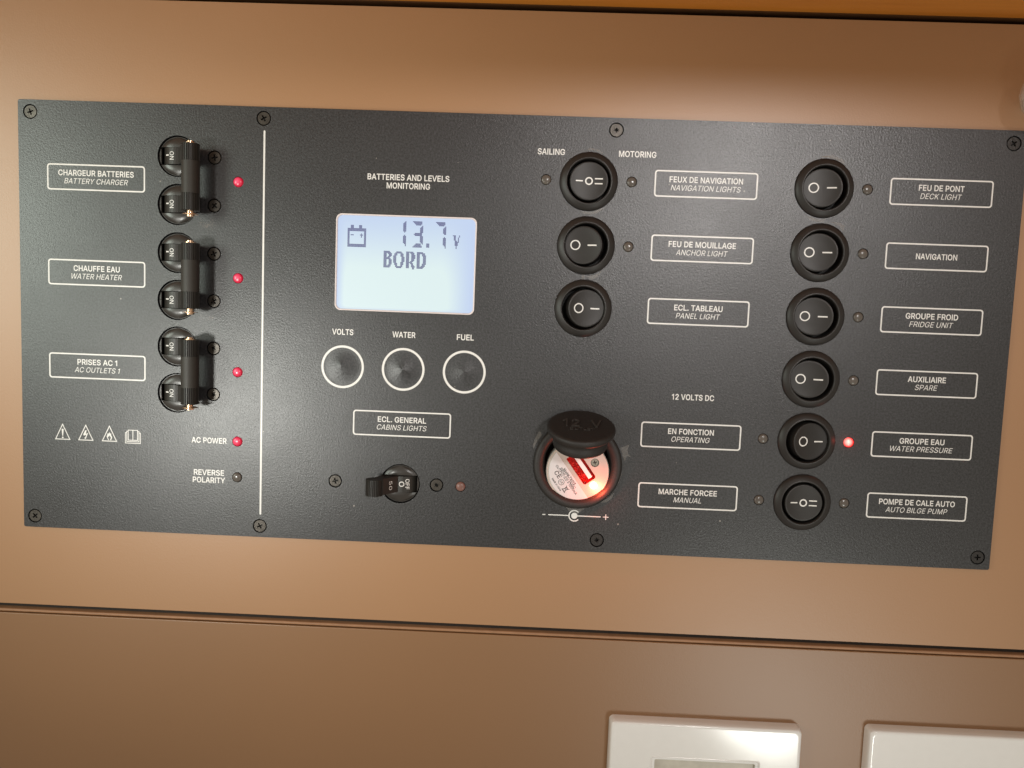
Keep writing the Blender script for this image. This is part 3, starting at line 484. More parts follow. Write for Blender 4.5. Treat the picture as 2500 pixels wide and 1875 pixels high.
def tag(o, label=None, cat=None, group=None, kind=None):
    if label: o['label'] = label
    if cat: o['category'] = cat
    if group: o['group'] = group
    if kind: o['kind'] = kind
    return o

def empty(name, at, parent=None):
    o = bpy.data.objects.new(name, None)
    o.empty_display_size = 0.02
    scene.collection.objects.link(o)
    o.location = P(*at)
    if parent: o.parent = parent
    return o

# ---------------------------------------------------------------- the wall
BACK = -1.5
UB = -121.25     # lower edge of the upper board
SL = math.tan(math.radians(0.10))
mb = MB()
vs, fs = fill2d([[(-420, UB - 420 * SL), (420, UB + 420 * SL), (420, 127.8), (-420, 127.8)], [(-192, -78), (192, -78), (192, 78), (-192, 78)]], 14)
mb.add([(x, y, w + BACK) for x, y, w in vs], fs, 'board')
tag(mb.build('wall', bevel=0.5), kind='structure')
tag(MB().box(-196, 196, -82, 82, BACK - 40, BACK - 14.2, 'black').build('wall_cavity'), kind='structure')
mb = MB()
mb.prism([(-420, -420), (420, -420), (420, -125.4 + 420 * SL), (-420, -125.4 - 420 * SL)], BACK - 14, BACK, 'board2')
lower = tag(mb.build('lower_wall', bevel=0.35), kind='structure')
mb = MB()
n_ = 7
prof = [(-123.75 - 0.68 * (1 - math.cos(math.pi * i / (n_ - 1))), BACK - 0.9 + 0.62 * math.sin(math.pi * i / (n_ - 1))) for i in range(n_)]
vs = []
for u in (-420, 420):
    for v, w in [(-123.75, BACK - 14)] + prof + [(-125.12, BACK - 14)]:
        vs.append((u, v + u * SL, w))
k = len(vs) // 2
mb.add(vs, [(i, k + i, k + i + 1, i + 1) for i in range(k - 1)], 'edge', True)
mb.build('edge_strip', lower)
mb = MB().box(-420, 420, -123.9, -116, BACK - 22, BACK - 3.2, 'groove')  # floor set shallow so its painted shade fills the gap
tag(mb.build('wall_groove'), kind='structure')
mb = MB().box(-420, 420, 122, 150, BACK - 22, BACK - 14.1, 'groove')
mb.box(-420, 420, 129.5, 129.95, BACK - 14, BACK + 0.6, 'gap_shade')  # thin strip added to darken the gap with painted shade
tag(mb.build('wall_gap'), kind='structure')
# varnished wooden shelf that overhangs the board
mb = MB()
mb.vprism([(-420, BACK - 14), (420, BACK - 14), (420, 200), (-420, 200)], 130.0, 150.0, 'wood')
tag(mb.build('wooden_shelf', bevel=1.2), 'orange varnished wooden shelf overhanging the top edge of the brown wall', 'shelf')

# ---------------------------------------------------------------- the control panel
panel = empty('control_panel', (0, 0, 0))
tag(panel, 'dark grey switch panel with breakers, rocker switches and lit screen, screwed to brown wall', 'switch panel')

BIG = [(-195, 82.75), (-100.3, 83.0), (40.1, 82.8), (194.6, 82.5), (-195.3, -82.75), (-100.1, -82.8), (40.1, -82.4), (195, -82.5)]
SMALL = [(-120, 67), (-120, 48), (-120, 28.8), (-120, 9.7), (-120, -9.6), (-120, -28.5), (-68.85, -62.4), (-26.8, -62.3)]
BRK = [(-135, 67.05), (-135, 47.95), (-135, 28.7), (-135, 9.6), (-135, -9.4), (-135, -28.5)]
CAB = (-41.9, -62.4)
ROCK = [(30.1, 62.5, 3), (30.1, 37.4, 0), (30.1, 12.4, 1), (122.6, 62.9, 0), (122.6, 37.8, 0), (122.6, 12.6, 0), (122.6, -12.5, 0), (122.6, -37.6, 1), (122.6, -62.8, 4)]
LED = [(-110.3, 57.7, 'led_red'), (-110.1, 19.3, 'led_red'), (-110.0, -18.95, 'led_red'), (-109.8, -47.7, 'led_red'), (-109.8, -62.7, 'led_off'),
       (-16.9, -62.5, 'led_pink'), (13.2, 62.7, 'led_off'), (47.1, 62.9, 'led_off'), (47.0, 37.5, 'led_off'), (139.6, 63.1, 'led_off'),
       (139.7, 38.0, 'led_off'), (139.7, 13.0, 'led_off'), (139.7, -12.4, 'led_off'), (105.3, -37.4, 'led_off'), (139.7, -37.5, 'led_bright'),
       (105.2, -62.7, 'led_off'), (139.6, -62.5, 'led_off')]
SOCK = (30.75, -51.3)
SCR = (-70.5, -13.7, 8.0, 46.8)

loops = [rrect(-200, 200, -87.5, 87.5, 0.8, 3)]
loops += [circ(x, y, 2.95, 24) for x, y in BIG]
loops += [circ(x, y, 2.85, 24) for x, y in SMALL]
loops += [circ(x, y, 8.2, 48) for x, y in BRK + [CAB]]
loops += [circ(x, y, 10.6, 36) for x, y, _ in ROCK]
loops += [circ(x, y, 2.15, 24) for x, y, _ in LED]
loops += [circ(SOCK[0], SOCK[1], 15.5, 40)]
loops += [rrect(SCR[0], SCR[1], SCR[2], SCR[3], 2.4, 6)]
mb = MB(); vs, fs = fill2d(loops, 1.5); mb.add(vs, fs, 'powder')
plate = mb.build('faceplate', panel)

# white print: outlines and lettering, a few hundredths of a millimetre proud
PW = 0.03
def lettering(parent, s, cap, width, c, bold=True, italic=False, rot=0, mat='print', w=PW, thick=0, name='lettering', off=None):
    mb = MB(); vs, fs = text_geo(s, cap, width, bold, italic, rot, c, w, thick, off)
    mb.add(vs, fs, mat)
    return mb.build(name, parent)

LABELS = [(-168.3, 57.4, 40.1, [('CHARGEUR BATTERIES', 30.9), ('BATTERY CHARGER', 26.1)], 'first'),
 (-168.3, 19.25, 40.2, [('CHAUFFE EAU', 19.1), ('WATER HEATER', 20.9)], ''),
 (-168.3, -19.0, 40.3, [('PRISES AC 1', 16.6), ('AC OUTLETS 1', 19.0)], ''),
 (-41.8, -37.6, 40.3, [('ECL. GENERAL', 19.9), ('CABINS LIGHTS', 20.5)], ''),
 (76.4, 62.75, 40.6, [('FEUX DE NAVIGATION', 28.9), ('NAVIGATION LIGHTS', 27.6)], ''),
 (76.3, 37.5, 40.6, [('FEU DE MOUILLAGE', 26.7), ('ANCHOR LIGHT', 20.6)], ''),
 (76.2, 12.4, 40.6, [('ECL. TABLEAU', 19.3), ('PANEL LIGHT', 17.7)], ''),
 (168.3, 62.7, 39.9, [('FEU DE PONT', 17.7), ('DECK LIGHT', 16.2)], ''),
 (168.5, 37.65, 40.0, [('NAVIGATION', 16.1)], ''),
 (168.6, 12.55, 40.0, [('GROUPE FROID', 20.6), ('FRIDGE UNIT', 17.3)], ''),
 (168.7, -12.6, 40.1, [('AUXILIAIRE', 15.1), ('SPARE', 9.0)], ''),
 (168.8, -37.65, 40.2, [('GROUPE EAU', 17.9), ('WATER PRESSURE', 25.0)], ''),
 (168.8, -62.75, 40.2, [('POMPE DE CALE AUTO', 30.4), ('AUTO BILGE PUMP', 24.8)], ''),
 (76.1, -37.6, 40.5, [('EN FONCTION', 18.5), ('OPERATING', 15.5)], ''),
 (76.2, -62.6, 40.5, [('MARCHE FORCEE', 23.7), ('MANUAL', 11.3)], '')]
for cx, cy, w_, lines, _ in LABELS:
    mb = MB()
    vs, fs = fill2d([rrect(-w_ / 2, w_ / 2, -5.22, 5.22, 1.2, 5), rrect(-w_ / 2 + 0.56, w_ / 2 - 0.56, -4.66, 4.66, 0.75, 5)])
    mb.add([(a, b_, PW) for a, b_, _ in vs], fs, 'print')
    fr = mb.build('label_frame', panel, (cx, cy, 0))
    fr['label'] = 'white printed outline around the words ' + ' / '.join(l[0] for l in lines)
    for i, (t, wd) in enumerate(lines):
        y = 0.15 if len(lines) == 1 else (1.72 if i == 0 else -1.5)
        lettering(fr, t, 2.15 if i == 0 else 2.1, wd, (0, y), bold=(i == 0), italic=(i == 1))
for t, x, y, wd in [('AC POWER', -121.6, -47.7, 14.7), ('REVERSE', -121.6, -61.15, 12.7), ('POLARITY', -121.6, -64.3, 13.6),
                    ('BATTERIES AND LEVELS', -41.75, 61.65, 32.8), ('MONITORING', -41.7, 58.35, 17.4),
                    ('VOLTS', -66.9, -0.8, 8.7), ('WATER', -41.9, -1.0, 9.4), ('FUEL', -16.9, -1.1, 6.9),
                    ('SAILING', 14.8, 73.65, 10.8), ('MOTORING', 48.9, 73.7, 14.7), ('12 VOLTS DC', 76.1, -21.8, 17.0)]:
    lettering(panel, t, 2.2, wd, (x, y))
mb = MB()
vs, fs = fill2d([rrect(-0.36, 0.36, -78, 78.3, 0.34, 3)])
mb.add([(a, b_, PW) for a, b_, _ in vs], fs, 'print')
mb.build('divider_line', panel, (-99.9, 0, 0))

# button rings with their dimpled membrane
for i, (x, y) in enumerate([(-66.7, -15.0), (-41.85, -15.1), (-16.9, -15.2)]):
    mb = MB()
    rr = [6.9, 6.2, 5.2, 4.2, 3.2, 2.2, 1.3, 0.6, 0.0]
    n = 48; vs = []; fs = []
    hgt = (0.85, 1.0, 0.6)[i]
    tip = ((-0.5, 0.7), (-0.2, 0.0), (0.0, 0.2))[i]
    for j, r in enumerate(rr):
        t = r / 6.9
        h = hgt * ((1 - t) ** 1.5) + 0.012
        for q in range(n):
            a = 2 * math.pi * q / n
            # folds of the foil meet in an angular point
            fold = 1 + (0.02, 0.07, 0.0)[i] * math.cos((3 + i) * a + i * 1.3) * (1 - t) ** 2
            vs.append((r * math.cos(a) + tip[0] * (1 - t) ** 2, r * math.sin(a) + tip[1] * (1 - t) ** 2, h * (fold if r > 0 else 1)))
    for j in range(len(rr) - 1):
        for q in range(n):
            q2 = (q + 1) % n
            fs.append((j * n + q, j * n + q2, (j + 1) * n + q2, (j + 1) * n + q))
    mb.add(vs, fs, 'powder', True)
    mem = mb.build('membrane_button', panel, (x, y, 0))
    mem['label'] = ('dimpled membrane button inside the white ring under VOLTS', 'dimpled membrane button with a pointed crease inside the white ring under WATER', 'flat dimpled membrane button inside the white ring under FUEL')[i]
    mb = MB()
    vs, fs = fill2d([circ(0, 0, 8.75, 64), circ(0, 0, 7.84, 64)])
    mb.add([(a, b_, PW) for a, b_, _ in vs], fs, 'print')
    mb.build('ring', mem)

# warning symbols
def stroke(pts, wd, closed=False):
    """thin polyline as quads"""
    out = []; n = len(pts); rng = range(n if closed else n - 1)
    for i in rng:
        a = Vector(pts[i]); b_ = Vector(pts[(i + 1) % n]); d = (b_ - a)
        if d.length < 1e-6: continue
        d.normalize(); nrm = Vector((-d.y, d.x)) * wd / 2; e = d * wd / 2
        out.append([tuple(a - e - nrm), tuple(b_ + e - nrm), tuple(b_ + e + nrm), tuple(a - e + nrm)])
    return out
def polys(mb, plist, mat='print', w=PW):
    for k, p in enumerate(plist):
        mb.add([(x, y, w + 0.0012 * (k % 7)) for x, y in p], [list(range(len(p)))], mat)
TRI = [(0, 3.95), (-3.0, -2.3), (3.0, -2.3)]
for k, x in enumerate((-183.1, -173.35, -163.4)):
    mb = MB(); polys(mb, stroke(TRI, 0.34, True))
    if k == 0:
        polys(mb, [[(-0.42, 2.0), (0.42, 2.0), (0.16, -0.9), (-0.16, -0.9)], circ(0, -1.6, 0.36, 12)])
        lab = 'printed triangle with an exclamation mark'
    elif k == 1:
        polys(mb, [[(0.35, 1.9), (-0.25, 1.75), (-1.15, -0.1), (-0.05, 0.15)], [(-1.15, -0.25), (1.0, 0.75), (0.85, 0.3), (-0.6, -0.4)], [(1.0, 0.75), (0.0, -1.55), (-0.4, -1.4), (0.45, 0.3)], [(-0.6, -1.2), (0.25, -1.3), (-0.35, -2.0)]])
        lab = 'printed triangle with a lightning bolt'
    else:
        polys(mb, [[(-0.9, 0.3), (-0.75, 1.0), (-0.4, 0.7), (0.0, 1.45), (0.2, 0.8), (0.75, 1.0), (0.7, 0.2), (0.2, -0.2), (0, 0.1), (-0.3, -0.5)],
                   [(-0.9, 0.3), (-1.2, -0.5), (-0.5, -1.9), (-0.1, -1.9), (-0.75, -0.7), (-0.3, -0.3)],
                   [(0.7, 0.2), (1.15, -0.7), (0.7, -1.9), (0.25, -1.9), (0.65, -0.8), (0.2, -0.2)]])
        lab = 'printed triangle with a flame'
    o = mb.build('warning_symbol', panel, (x, -47.45, 0)); o['label'] = lab
mb = MB()
polys(mb, stroke([(-1.95, 2.5), (1.95, 2.5), (1.95, -1.7), (-1.95, -1.7)], 0.3, True) + stroke([(0, 2.5), (0, -1.7)], 0.3)
      + stroke([(-1.95, 2.0), (-2.55, 2.0), (-2.55, -2.3), (2.55, -2.3), (2.55, 2.0), (1.95, 2.0)], 0.28)
      + stroke([(-2.55, 1.4), (-3.15, 1.4), (-3.15, -2.95), (3.15, -2.95), (3.15, 1.4), (2.55, 1.4)], 0.28))
mb.build('manual_symbol', panel, (-153.55, -47.3, 0))
# polarity symbol
mb = MB()
polys(mb, [[(-13.2, -0.18), (-11.9, -0.18), (-11.9, 0.18), (-13.2, 0.18)], circ(0, 0, 1.28, 28)])
vs, fs = fill2d([rrect(-10.75, -1.95, -0.21, 0.21, 0.2, 3)]); mb.add([(a, b_, PW) for a, b_, _ in vs], fs, 'print')
vs, fs = fill2d([rrect(0.6, 10.85, -0.22, 0.22, 0.2, 3)]); mb.add([(a, b_, PW + 0.009) for a, b_, _ in vs], fs, 'print')
polys(mb, stroke([(11.9, 0), (13.9, 0)], 0.32) + stroke([(12.9, -1.0), (12.9, 1.0)], 0.32))
arc = []
for rr_, rev in ((2.45, False), (1.95, True)):
    a_ = [(rr_ * math.cos(math.radians(t)), rr_ * math.sin(math.radians(t))) for t in range(42, 320, 6)]
    arc += a_[::-1] if rev else a_
vs, fs = fill2d([arc]); mb.add([(a, b_, PW + 0.004) for a, b_, _ in vs], fs, 'print')
mb.build('polarity_symbol', panel, (30.4, -72.6, 0), )

# ---------------------------------------------------------------- screws
def cross(r, wd, rot):
    b0 = [(wd, wd), (wd, r), (-wd, r), (-wd, wd), (-r, wd), (-r, -wd), (-wd, -wd), (-wd, -r), (wd, -r), (wd, -wd), (r, -wd), (r, wd)]
    ca, sa = math.cos(rot), math.sin(rot)
    return [(x * ca - y * sa, x * sa + y * ca) for x, y in b0]
def screw(name, c, r, rot, mat='screw', top=-0.12, star=False):
    mb = MB()
    lp = cross(1.25, 0.30, rot)
    if star:
        lp = []
        for i in range(16):
            a = rot + i * math.pi / 8
            q = 1.35 if i % 4 == 0 else (0.95 if i % 2 == 0 else 0.55)
            lp.append((q * math.cos(a), q * math.sin(a)))
    vs, fs = fill2d([circ(0, 0, r - 0.18, 36), lp], 0.9)
    mb.add([(x, y, w + top) for x, y, w in vs], fs, mat)
    mb.lathe([(r, top - 1.0), (r, top - 0.22), (r - 0.17, top - 0.015)], mat, n=36, cap=False)
    mb.lathe([(r + 0.7, -1.45), (0.01, -1.45)], 'black', n=24)
    return mb.build(name, panel, (c[0], c[1], 0))
for i, c in enumerate(BIG):
    o = screw('mounting_screw', c, 2.62, (0.35, 0.5, 0.1, 0.6, 0.7, 0.5, 0.15, 0.05)[i], 'screw' if i in (0, 1, 2, 4, 5) else 'screw_dark', star=(i in (2, 6)))
for i, c in enumerate(SMALL):
    screw('breaker_screw', c, 2.5, (0.15, 0.9, 0.4, 0.6, 1.0, 0.9, 0.25, 0.6)[i], 'screw', star=(i in (4, 5, 7)))

# ---------------------------------------------------------------- indicator lamps
for i, (x, y, mat) in enumerate(LED):
    mb = MB()
    mb.lathe([(1.98, -2.0), (1.98, -0.25), (1.9, 0.0), (1.6, 0.28), (1.1, 0.47), (0.5, 0.56), (0.01, 0.58)], mat, n=28)
    mb.lathe([(2.6, -1.48), (1.9, -1.48)], 'black', n=20, cap=False)
    dx = -0.12 if x < -100 else 0
    o = mb.build('indicator_lamp', panel, (x + dx, y, 0))
    if mat == 'led_red': o['label'] = 'lit red indicator lamp'
    if mat == 'led_bright': o['label'] = 'bright glowing red indicator lamp beside the water pressure switch'
    if mat == 'led_pink': o['label'] = 'unlit pink indicator lamp beside the cabin lights breaker'

# ---------------------------------------------------------------- rocker switches
def oring(mb, cx, cy, r0, r1, w, mat='print', sx=1.0):
    vs, fs = fill2d([[(cx + (x - cx) * sx, y) for x, y in circ(cx, cy, r1, 36)], [(cx + (x - cx) * sx, y) for x, y in circ(cx, cy, r0, 36)]])
    mb.add([(a, b_, w) for a, b_, _ in vs], fs, mat)
def rocker_top(x, y):
    return 1.35 + 0.007 * (x * x) * 0.9
RK = {}
def rocker_switch(cx, cy, state):
    mb = MB()
    mb.lathe([(11.55, 0.0), (11.52, 0.45), (11.3, 0.85), (10.2, 1.45), (9.25, 1.95), (8.95, 2.05), (8.75, 1.95), (8.5, 1.5), (8.45, 0.5), (8.4, -5.5)], 'switch', n=72, cap=False)
    mb.lathe([(8.5, -5.4), (0.01, -5.4)], 'black', n=32)
    s_ = mb.build('rocker_switch', panel, (cx, cy, 0), sharp=60)
    tilt = {0: -0.19, 1: 0.21, 3: 0.0, 4: 0.02}[state]
    # rocker: round button with a shallow dish, turned about the v axis
    n = 56; rr = [7.55, 7.6, 7.5, 7.3, 6.8, 5.4, 3.6, 1.8, 0.0]; vs = []; fs = []
    hh = [-6.0, -0.3, 0.02, 0.14, 0.12, 0, 0, 0, 0]
    mb = MB()
    for j, r in enumerate(rr):
        for q in range(n):
            a = 2 * math.pi * q / n; x = r * math.cos(a); y = r * math.sin(a)
            w_ = hh[j] if j < 1 else hh[j] + 1.25 + 0.011 * x * x
            vs.append((x, y, w_))
    for j in range(len(rr) - 1):
        for q in range(n):
            q2 = (q + 1) % n; fs.append((j * n + q, j * n + q2, (j + 1) * n + q2, (j + 1) * n + q))
    mb.add(vs, fs, 'rocker', True)
    PV = -4.6
    def turn(x, y, w_):
        ww = w_ - PV
        return (x * math.cos(tilt) + ww * math.sin(tilt), y, PV - x * math.sin(tilt) + ww * math.cos(tilt))
    mb.xform(turn)
    rk = mb.build('rocker', s_)
    def mark(fill_pts_list, nm):
        mb = MB()
        for lp in fill_pts_list:
            vs, fs = fill2d(lp)
            mb.add([(x, y, 1.25 + 0.011 * x * x + 0.045) for x, y, _ in vs], fs, 'print')
        mb.xform(turn); mb.build(nm, s_)
    if state in (0, 1):
        mark([[circ(-3.15, 0, 2.0, 36), circ(-3.15, 0, 1.52, 36)]], 'off_mark')
        mark([[rrect(1.75, 5.35, -0.27, 0.27, 0.05, 2)]], 'on_mark')
    else:
        mark([[circ(0, 0, 1.55, 36), circ(0, 0, 1.02, 36)]], 'off_mark')
        mark([[rrect(-5.2, -2.4, -0.24, 0.24, 0.05, 2)]], 'on_mark')
        mark([[rrect(2.3, 5.4, 0.72, 1.2, 0.05, 2)], [rrect(2.3, 5.4, -1.2, -0.72, 0.05, 2)]], 'second_on_mark')
    return s_
RL = ['three-position rocker switch between the SAILING and MOTORING lamps', 'rocker switch for the anchor light, switched off', 'rocker switch for the panel light, switched on',
      'rocker switch for the deck light, switched off', 'rocker switch beside the NAVIGATION label, switched off', 'rocker switch for the fridge unit, switched off',
      'rocker switch for the spare circuit, switched off', 'rocker switch for the water pressure, switched on', 'three-position rocker switch for the auto bilge pump']
for (x, y, st), l in zip(ROCK, RL):
    rocker_switch(x, y, st)['label'] = l

# ---------------------------------------------------------------- circuit breakers
def boss(mb, c):
    """round body that shows in the hole, with the toggle slot across it"""
    r = 7.72
    sl = [(-7.0, 3.5), (-7.0, -3.5), (7.0, -3.5), (7.0, 3.5)]
    vs, fs = fill2d([circ(0, 0, r, 56), sl], 1.0)
    # domed halves above and below the slot
    out = []
    for x, y, w_ in vs:
        d = math.hypot(x, y) / r
        out.append((x + c[0], y + c[1], w_ - 0.75))
    mb.add(out, fs, 'boss')
    for s_ in (1, -1):
        a0 = math.asin(3.52 / 7.5)
        rows = []
        for kk in range(6):
            t = kk / 5.0
            y = 3.55 + (7.45 - 3.55) * t
            hw = math.sqrt(max(0, 7.5 ** 2 - y * y)); hw = max(hw, 0.05)
            z = -0.74 + 0.95 * math.sin(math.pi * (0.16 + 0.84 * (1 - t)) * 0.62)
            rows.append([(c[0] + hw * (q / 6 - 1), c[1] + s_ * y, -0.74 + (z + 0.74) * (1 - abs(q / 6 - 1) ** 3)) for q in range(13)])
        vs = [p for r_ in rows for p in r_]; fs = []
        for a in range(5):
            for q in range(12):
                f_ = (a * 13 + q, a * 13 + q + 1, (a + 1) * 13 + q + 1, (a + 1) * 13 + q)
                fs.append(f_ if s_ > 0 else f_[::-1])
        mb.add(vs, fs, 'boss', True)
    # floor and walls of the well
    mb.box(c[0] - 8.6, c[0] + 8.6, c[1] - 8.6, c[1] + 8.6, -9, -8.2, 'black')
    mb.lathe([(8.7, -1.45), (8.7, -8.3)], 'black', c=c, n=24, cap=False)
    mb.box(c[0] - 7.7, c[0] - 7.05, c[1] - 0.12, c[1] + 0.12, -1.5, -0.68, 'black')

def toggle_profile(sgn):
    """lever outline in the (u, w) plane: drum, arm and ribbed grip"""
    pts = []
    for i in range(15):                       # drum (the side that carries ON / OFF)
        a = math.radians(200 - i * 9.0)
        pts.append((-1.0 + 6.0 * math.cos(a), -4.9 + 6.1 * math.sin(a)))
    gc = (9.0, 8.3); rg = 3.45
    tn = 23
    a0, a1 = math.radians(195), math.radians(-75)
    for i in range(tn):
        for da, dr in ((0.0, 0.0), (0.5, 0.0), (0.6, -0.5), (0.9, -0.5)):
            a = a0 + (a1 - a0) * (i + da) / tn
            pts.append((gc[0] + (rg + dr) * math.cos(a), gc[1] + (rg + dr) * math.sin(a)))
    pts += [(8.6, 2.6), (6.8, -3.0), (4.5, -7.2), (-4.0, -7.8)]
    return [(x * sgn, y) for x, y in pts]

def drum_text(parent, c, items):
    """letters wrapped on the drum; text reads downwards"""
    for s_, ucen, cap, wd, nm, bold in items:
        vs, fs = text_geo(s_, cap, wd, bold, False, -math.pi / 2, (ucen, 0), 0, off=0.02)
        mb = MB(); mb.add(vs, fs, 'print')
        def wrap(x, y, w_):
            q = x - c['cx']; rr_ = 6.14
            return (x, y, -4.9 + math.sqrt(max(0.01, rr_ * rr_ - q * q)) + 0.03)
        mb.xform(wrap); mb.build(nm, parent)

def subdiv_text(vs, fs): return vs, fs

BL = ['double circuit breaker with a handle tie, for the battery charger, switched on', 'double circuit breaker with a handle tie, for the water heater, switched on', 'double circuit breaker with a handle tie, for the AC outlets, switched on']
for k in range(3):
    c1, c2 = BRK[2 * k], BRK[2 * k + 1]
    mid = ((c1[0] + c2[0]) / 2, (c1[1] + c2[1]) / 2)
    mb = MB()
    for c in (c1, c2): boss(mb, (c[0] - mid[0], c[1] - mid[1]))
    br = mb.build('circuit_breaker', panel, (mid[0], mid[1], 0), sharp=50)
    br['label'] = BL[k]
    for c in (c1, c2):
        mb = MB(); mb.vprism(toggle_profile(1), -3.3, 3.3, 'toggle')
        tg = mb.build('toggle', br, (0, c[1] - mid[1], 0), bevel=0)
        o0 = len(scene.collection.objects)
        for s_, uc, cap, wd in (('ON', -1.85, 1.7, 3.2),):
            vs, fs = text_geo(s_, cap, wd, True, False, -math.pi / 2, (uc, c[1] - mid[1]), 0, off=0.004)
            mb = MB(); mb.add([(x, y, -4.9 + math.sqrt(6.1 ** 2 - (x + 1.0) ** 2) + 0.05) for x, y, _ in vs], fs, 'print')
            mb.build('on_lettering', br)
        mb = MB(); bars = [(-4.6, -0.22), (-3.2, -0.22), (-3.2, 0.3), (-4.6, 0.3)]
        mb.add([(x, y + c[1] - mid[1] + 0.2, -4.9 + math.sqrt(6.1 ** 2 - (x + 1.0) ** 2) + 0.06) for x, y in bars], [(0, 1, 2, 3)], 'print')
        mb.build('on_mark', br)
    # sleeve between the two grips
    half = (c1[1] - c2[1]) / 2
    mb = MB()
    prof = [(9.0 + 3.42 * math.cos(2 * math.pi * i / 40), 8.3 + 3.42 * math.sin(2 * math.pi * i / 40)) for i in range(40)]
    mb.vprism(prof[::-1], -(half - 3.34), half - 3.34, 'sleeve')
    for i in range(2, len(mb.sm)): mb.sm[i] = True
    mb.build('tie_bar', br, sharp=40)
    # pin with a head above and a clip below
    mb = MB()
    def vcyl(mb, r_, v0, v1, n=20, mat='brass'):
        pr_ = [(9.0 + r_ * math.cos(2 * math.pi * i / n), 8.3 + r_ * math.sin(2 * math.pi * i / n)) for i in range(n)]
        st = len(mb.sm); mb.vprism(pr_[::-1], v0, v1, mat)
        for i in range(st + 2, len(mb.sm)): mb.sm[i] = True
    top = half + 3.3; bot = -half - 3.3
    vcyl(mb, 2.2, top + 0.02, top + 0.35); vcyl(mb, 1.35, top + 0.35, top + 1.0)
    mb.build('pin_head', br, sharp=40)
    mb = MB()
    vcyl(mb, 1.35, bot - 1.2, bot - 0.02); vcyl(mb, 0.95, bot - 1.6, bot - 1.2); vcyl(mb, 1.5, bot - 2.3, bot - 1.6)
    mb.build('pin_end', br, sharp=40)
    mb = MB(); vcyl(mb, 3.0, bot - 1.55, bot - 1.28, 24)
    cl = mb.build('retaining_clip', br)

# single breaker for the cabin lights
mb = MB(); boss(mb, (0, 0))
br = mb.build('circuit_breaker', panel, (CAB[0], CAB[1], 0), sharp=50)
br['label'] = 'single circuit breaker for the cabin lights, lever thrown to the left, switched off'
mb = MB(); pr_ = toggle_profile(-1)[::-1]
mb.vprism(pr_, -3.3, 3.3, 'toggle'); mb.build('toggle', br)
for s_, uc, cap, wd, nm in (('OFF', 3.15, 1.55, 4.3, 'off_lettering'), ('O', 0.85, 2.1, 2.2, 'off_mark')):
    vs, fs = text_geo(s_, cap, wd, True, False, -math.pi / 2, (uc, 0.1), 0, off=0.01)
    mb = MB(); mb.add([(x, y, -4.9 + math.sqrt(6.1 ** 2 - (x - 1.0) ** 2) + 0.05) for x, y, _ in vs], fs, 'print')
    mb.build(nm, br)
# the "50" on the sloping arm
pa = [p for p in toggle_profile(1)]
a_, b_2 = pa[14], pa[15]
vs, fs = text_geo('50', 1.6, 3.6, True, False, -math.pi / 2, (0, 0), 0, off=0.0)
d = Vector((b_2[0] - a_[0], b_2[1] - a_[1])); d.normalize(); mid_ = ((a_[0] + b_2[0]) / 2, (a_[1] + b_2[1]) / 2)
mb = MB()
mb.add([(-(mid_[0] - x * d.x - d.y * 0.06), y, mid_[1] - x * d.y + 0.06 * d.x) for x, y, _ in vs], fs, 'print')
mb.build('rating_lettering', br)

# ---------------------------------------------------------------- LCD screen
mb = MB()
vs, fs = fill2d([rrect(SCR[0] + 0.08, SCR[1] - 0.08, SCR[2] + 0.08, SCR[3] - 0.08, 2.3, 8)])
mb.add([(a, b_, -0.62) for a, b_, _ in vs], fs, 'lcd')
lcd = mb.build('lcd_screen', panel)
lcd['label'] = 'pale blue backlit screen showing a battery, 13.7 V and BORD'
mb = MB()
def fl(d_, w_): return (rrect(SCR[0] + d_, SCR[1] - d_, SCR[2] + d_, SCR[3] - d_, 2.4 - d_ * 0.6, 8), w_)
mb.stack([fl(0.03, -0.9), fl(0.03, -0.02), fl(0.12, 0.06), fl(0.42, 0.0), fl(0.62, -0.35), fl(0.66, -0.6)], 'lcd_frame', True, cap=False)
mb.build('screen_rim', lcd)
PX = 0.418
def glyph(name, u, v, rows, wmap=1.0):
    """u, v = centre of the top left dot"""
    mb = MB()
    for j, row in enumerate(rows):
        for i, ch in enumerate(row):
            if ch in 'X#':
                x = u + i * PX; y = v - j * PX; h = PX * 0.47
                mb.add([(x - h, y - h * 0.86, -0.595), (x + h, y - h * 0.86, -0.595), (x + h, y + h * 0.86, -0.595), (x - h, y + h * 0.86, -0.595)], [(0, 1, 2, 3)], 'lcd_ink')
    return mb.build(name, lcd)
bat = ['...XXX.....XXX....', '...XXX.....XXX....', '...XXX.....XXX....'] + ['XXXXXXXXXXXXXXXXXX'] * 3
for r_ in range(12):
    row = list('XX..............XX')
    if r_ == 3:
        for i in (3, 4, 5): row[i] = 'X'
    if r_ in (2, 3, 4, 5): row[13] = 'X'
    if r_ == 3: row[12] = 'X'; row[14] = 'X'
    bat.append(''.join(row))
bat += ['XXXXXXXXXXXXXXXXXX'] * 3
one = ['..X', '.XX'] + ['XXX'] * 7 + ['XXX', '.X.', '...', '...', '.X.'] + ['XXX'] * 7 + ['.XX', '..X', '..X']
three = ['XXXXXXXXX.', '.XXXXXXXX.', '..XXXXXXX.', '...XXXXX..', '.........X', '........XX', '.......XXX', '.......XXX', '.......XXX', '.......XXX',
         '.......XXX', '..XXXXXXX.', '.XXXXXXXX.', '..XXXXXXX.', '.......XXX', '.......XXX', '.......XXX', '.......XXX', '.......XXX', '.......XXX', '........XX', '...XXXXX.X', '..XXXXXX..', '.XXXXXXXX.', 'XXXXXXXXX.']
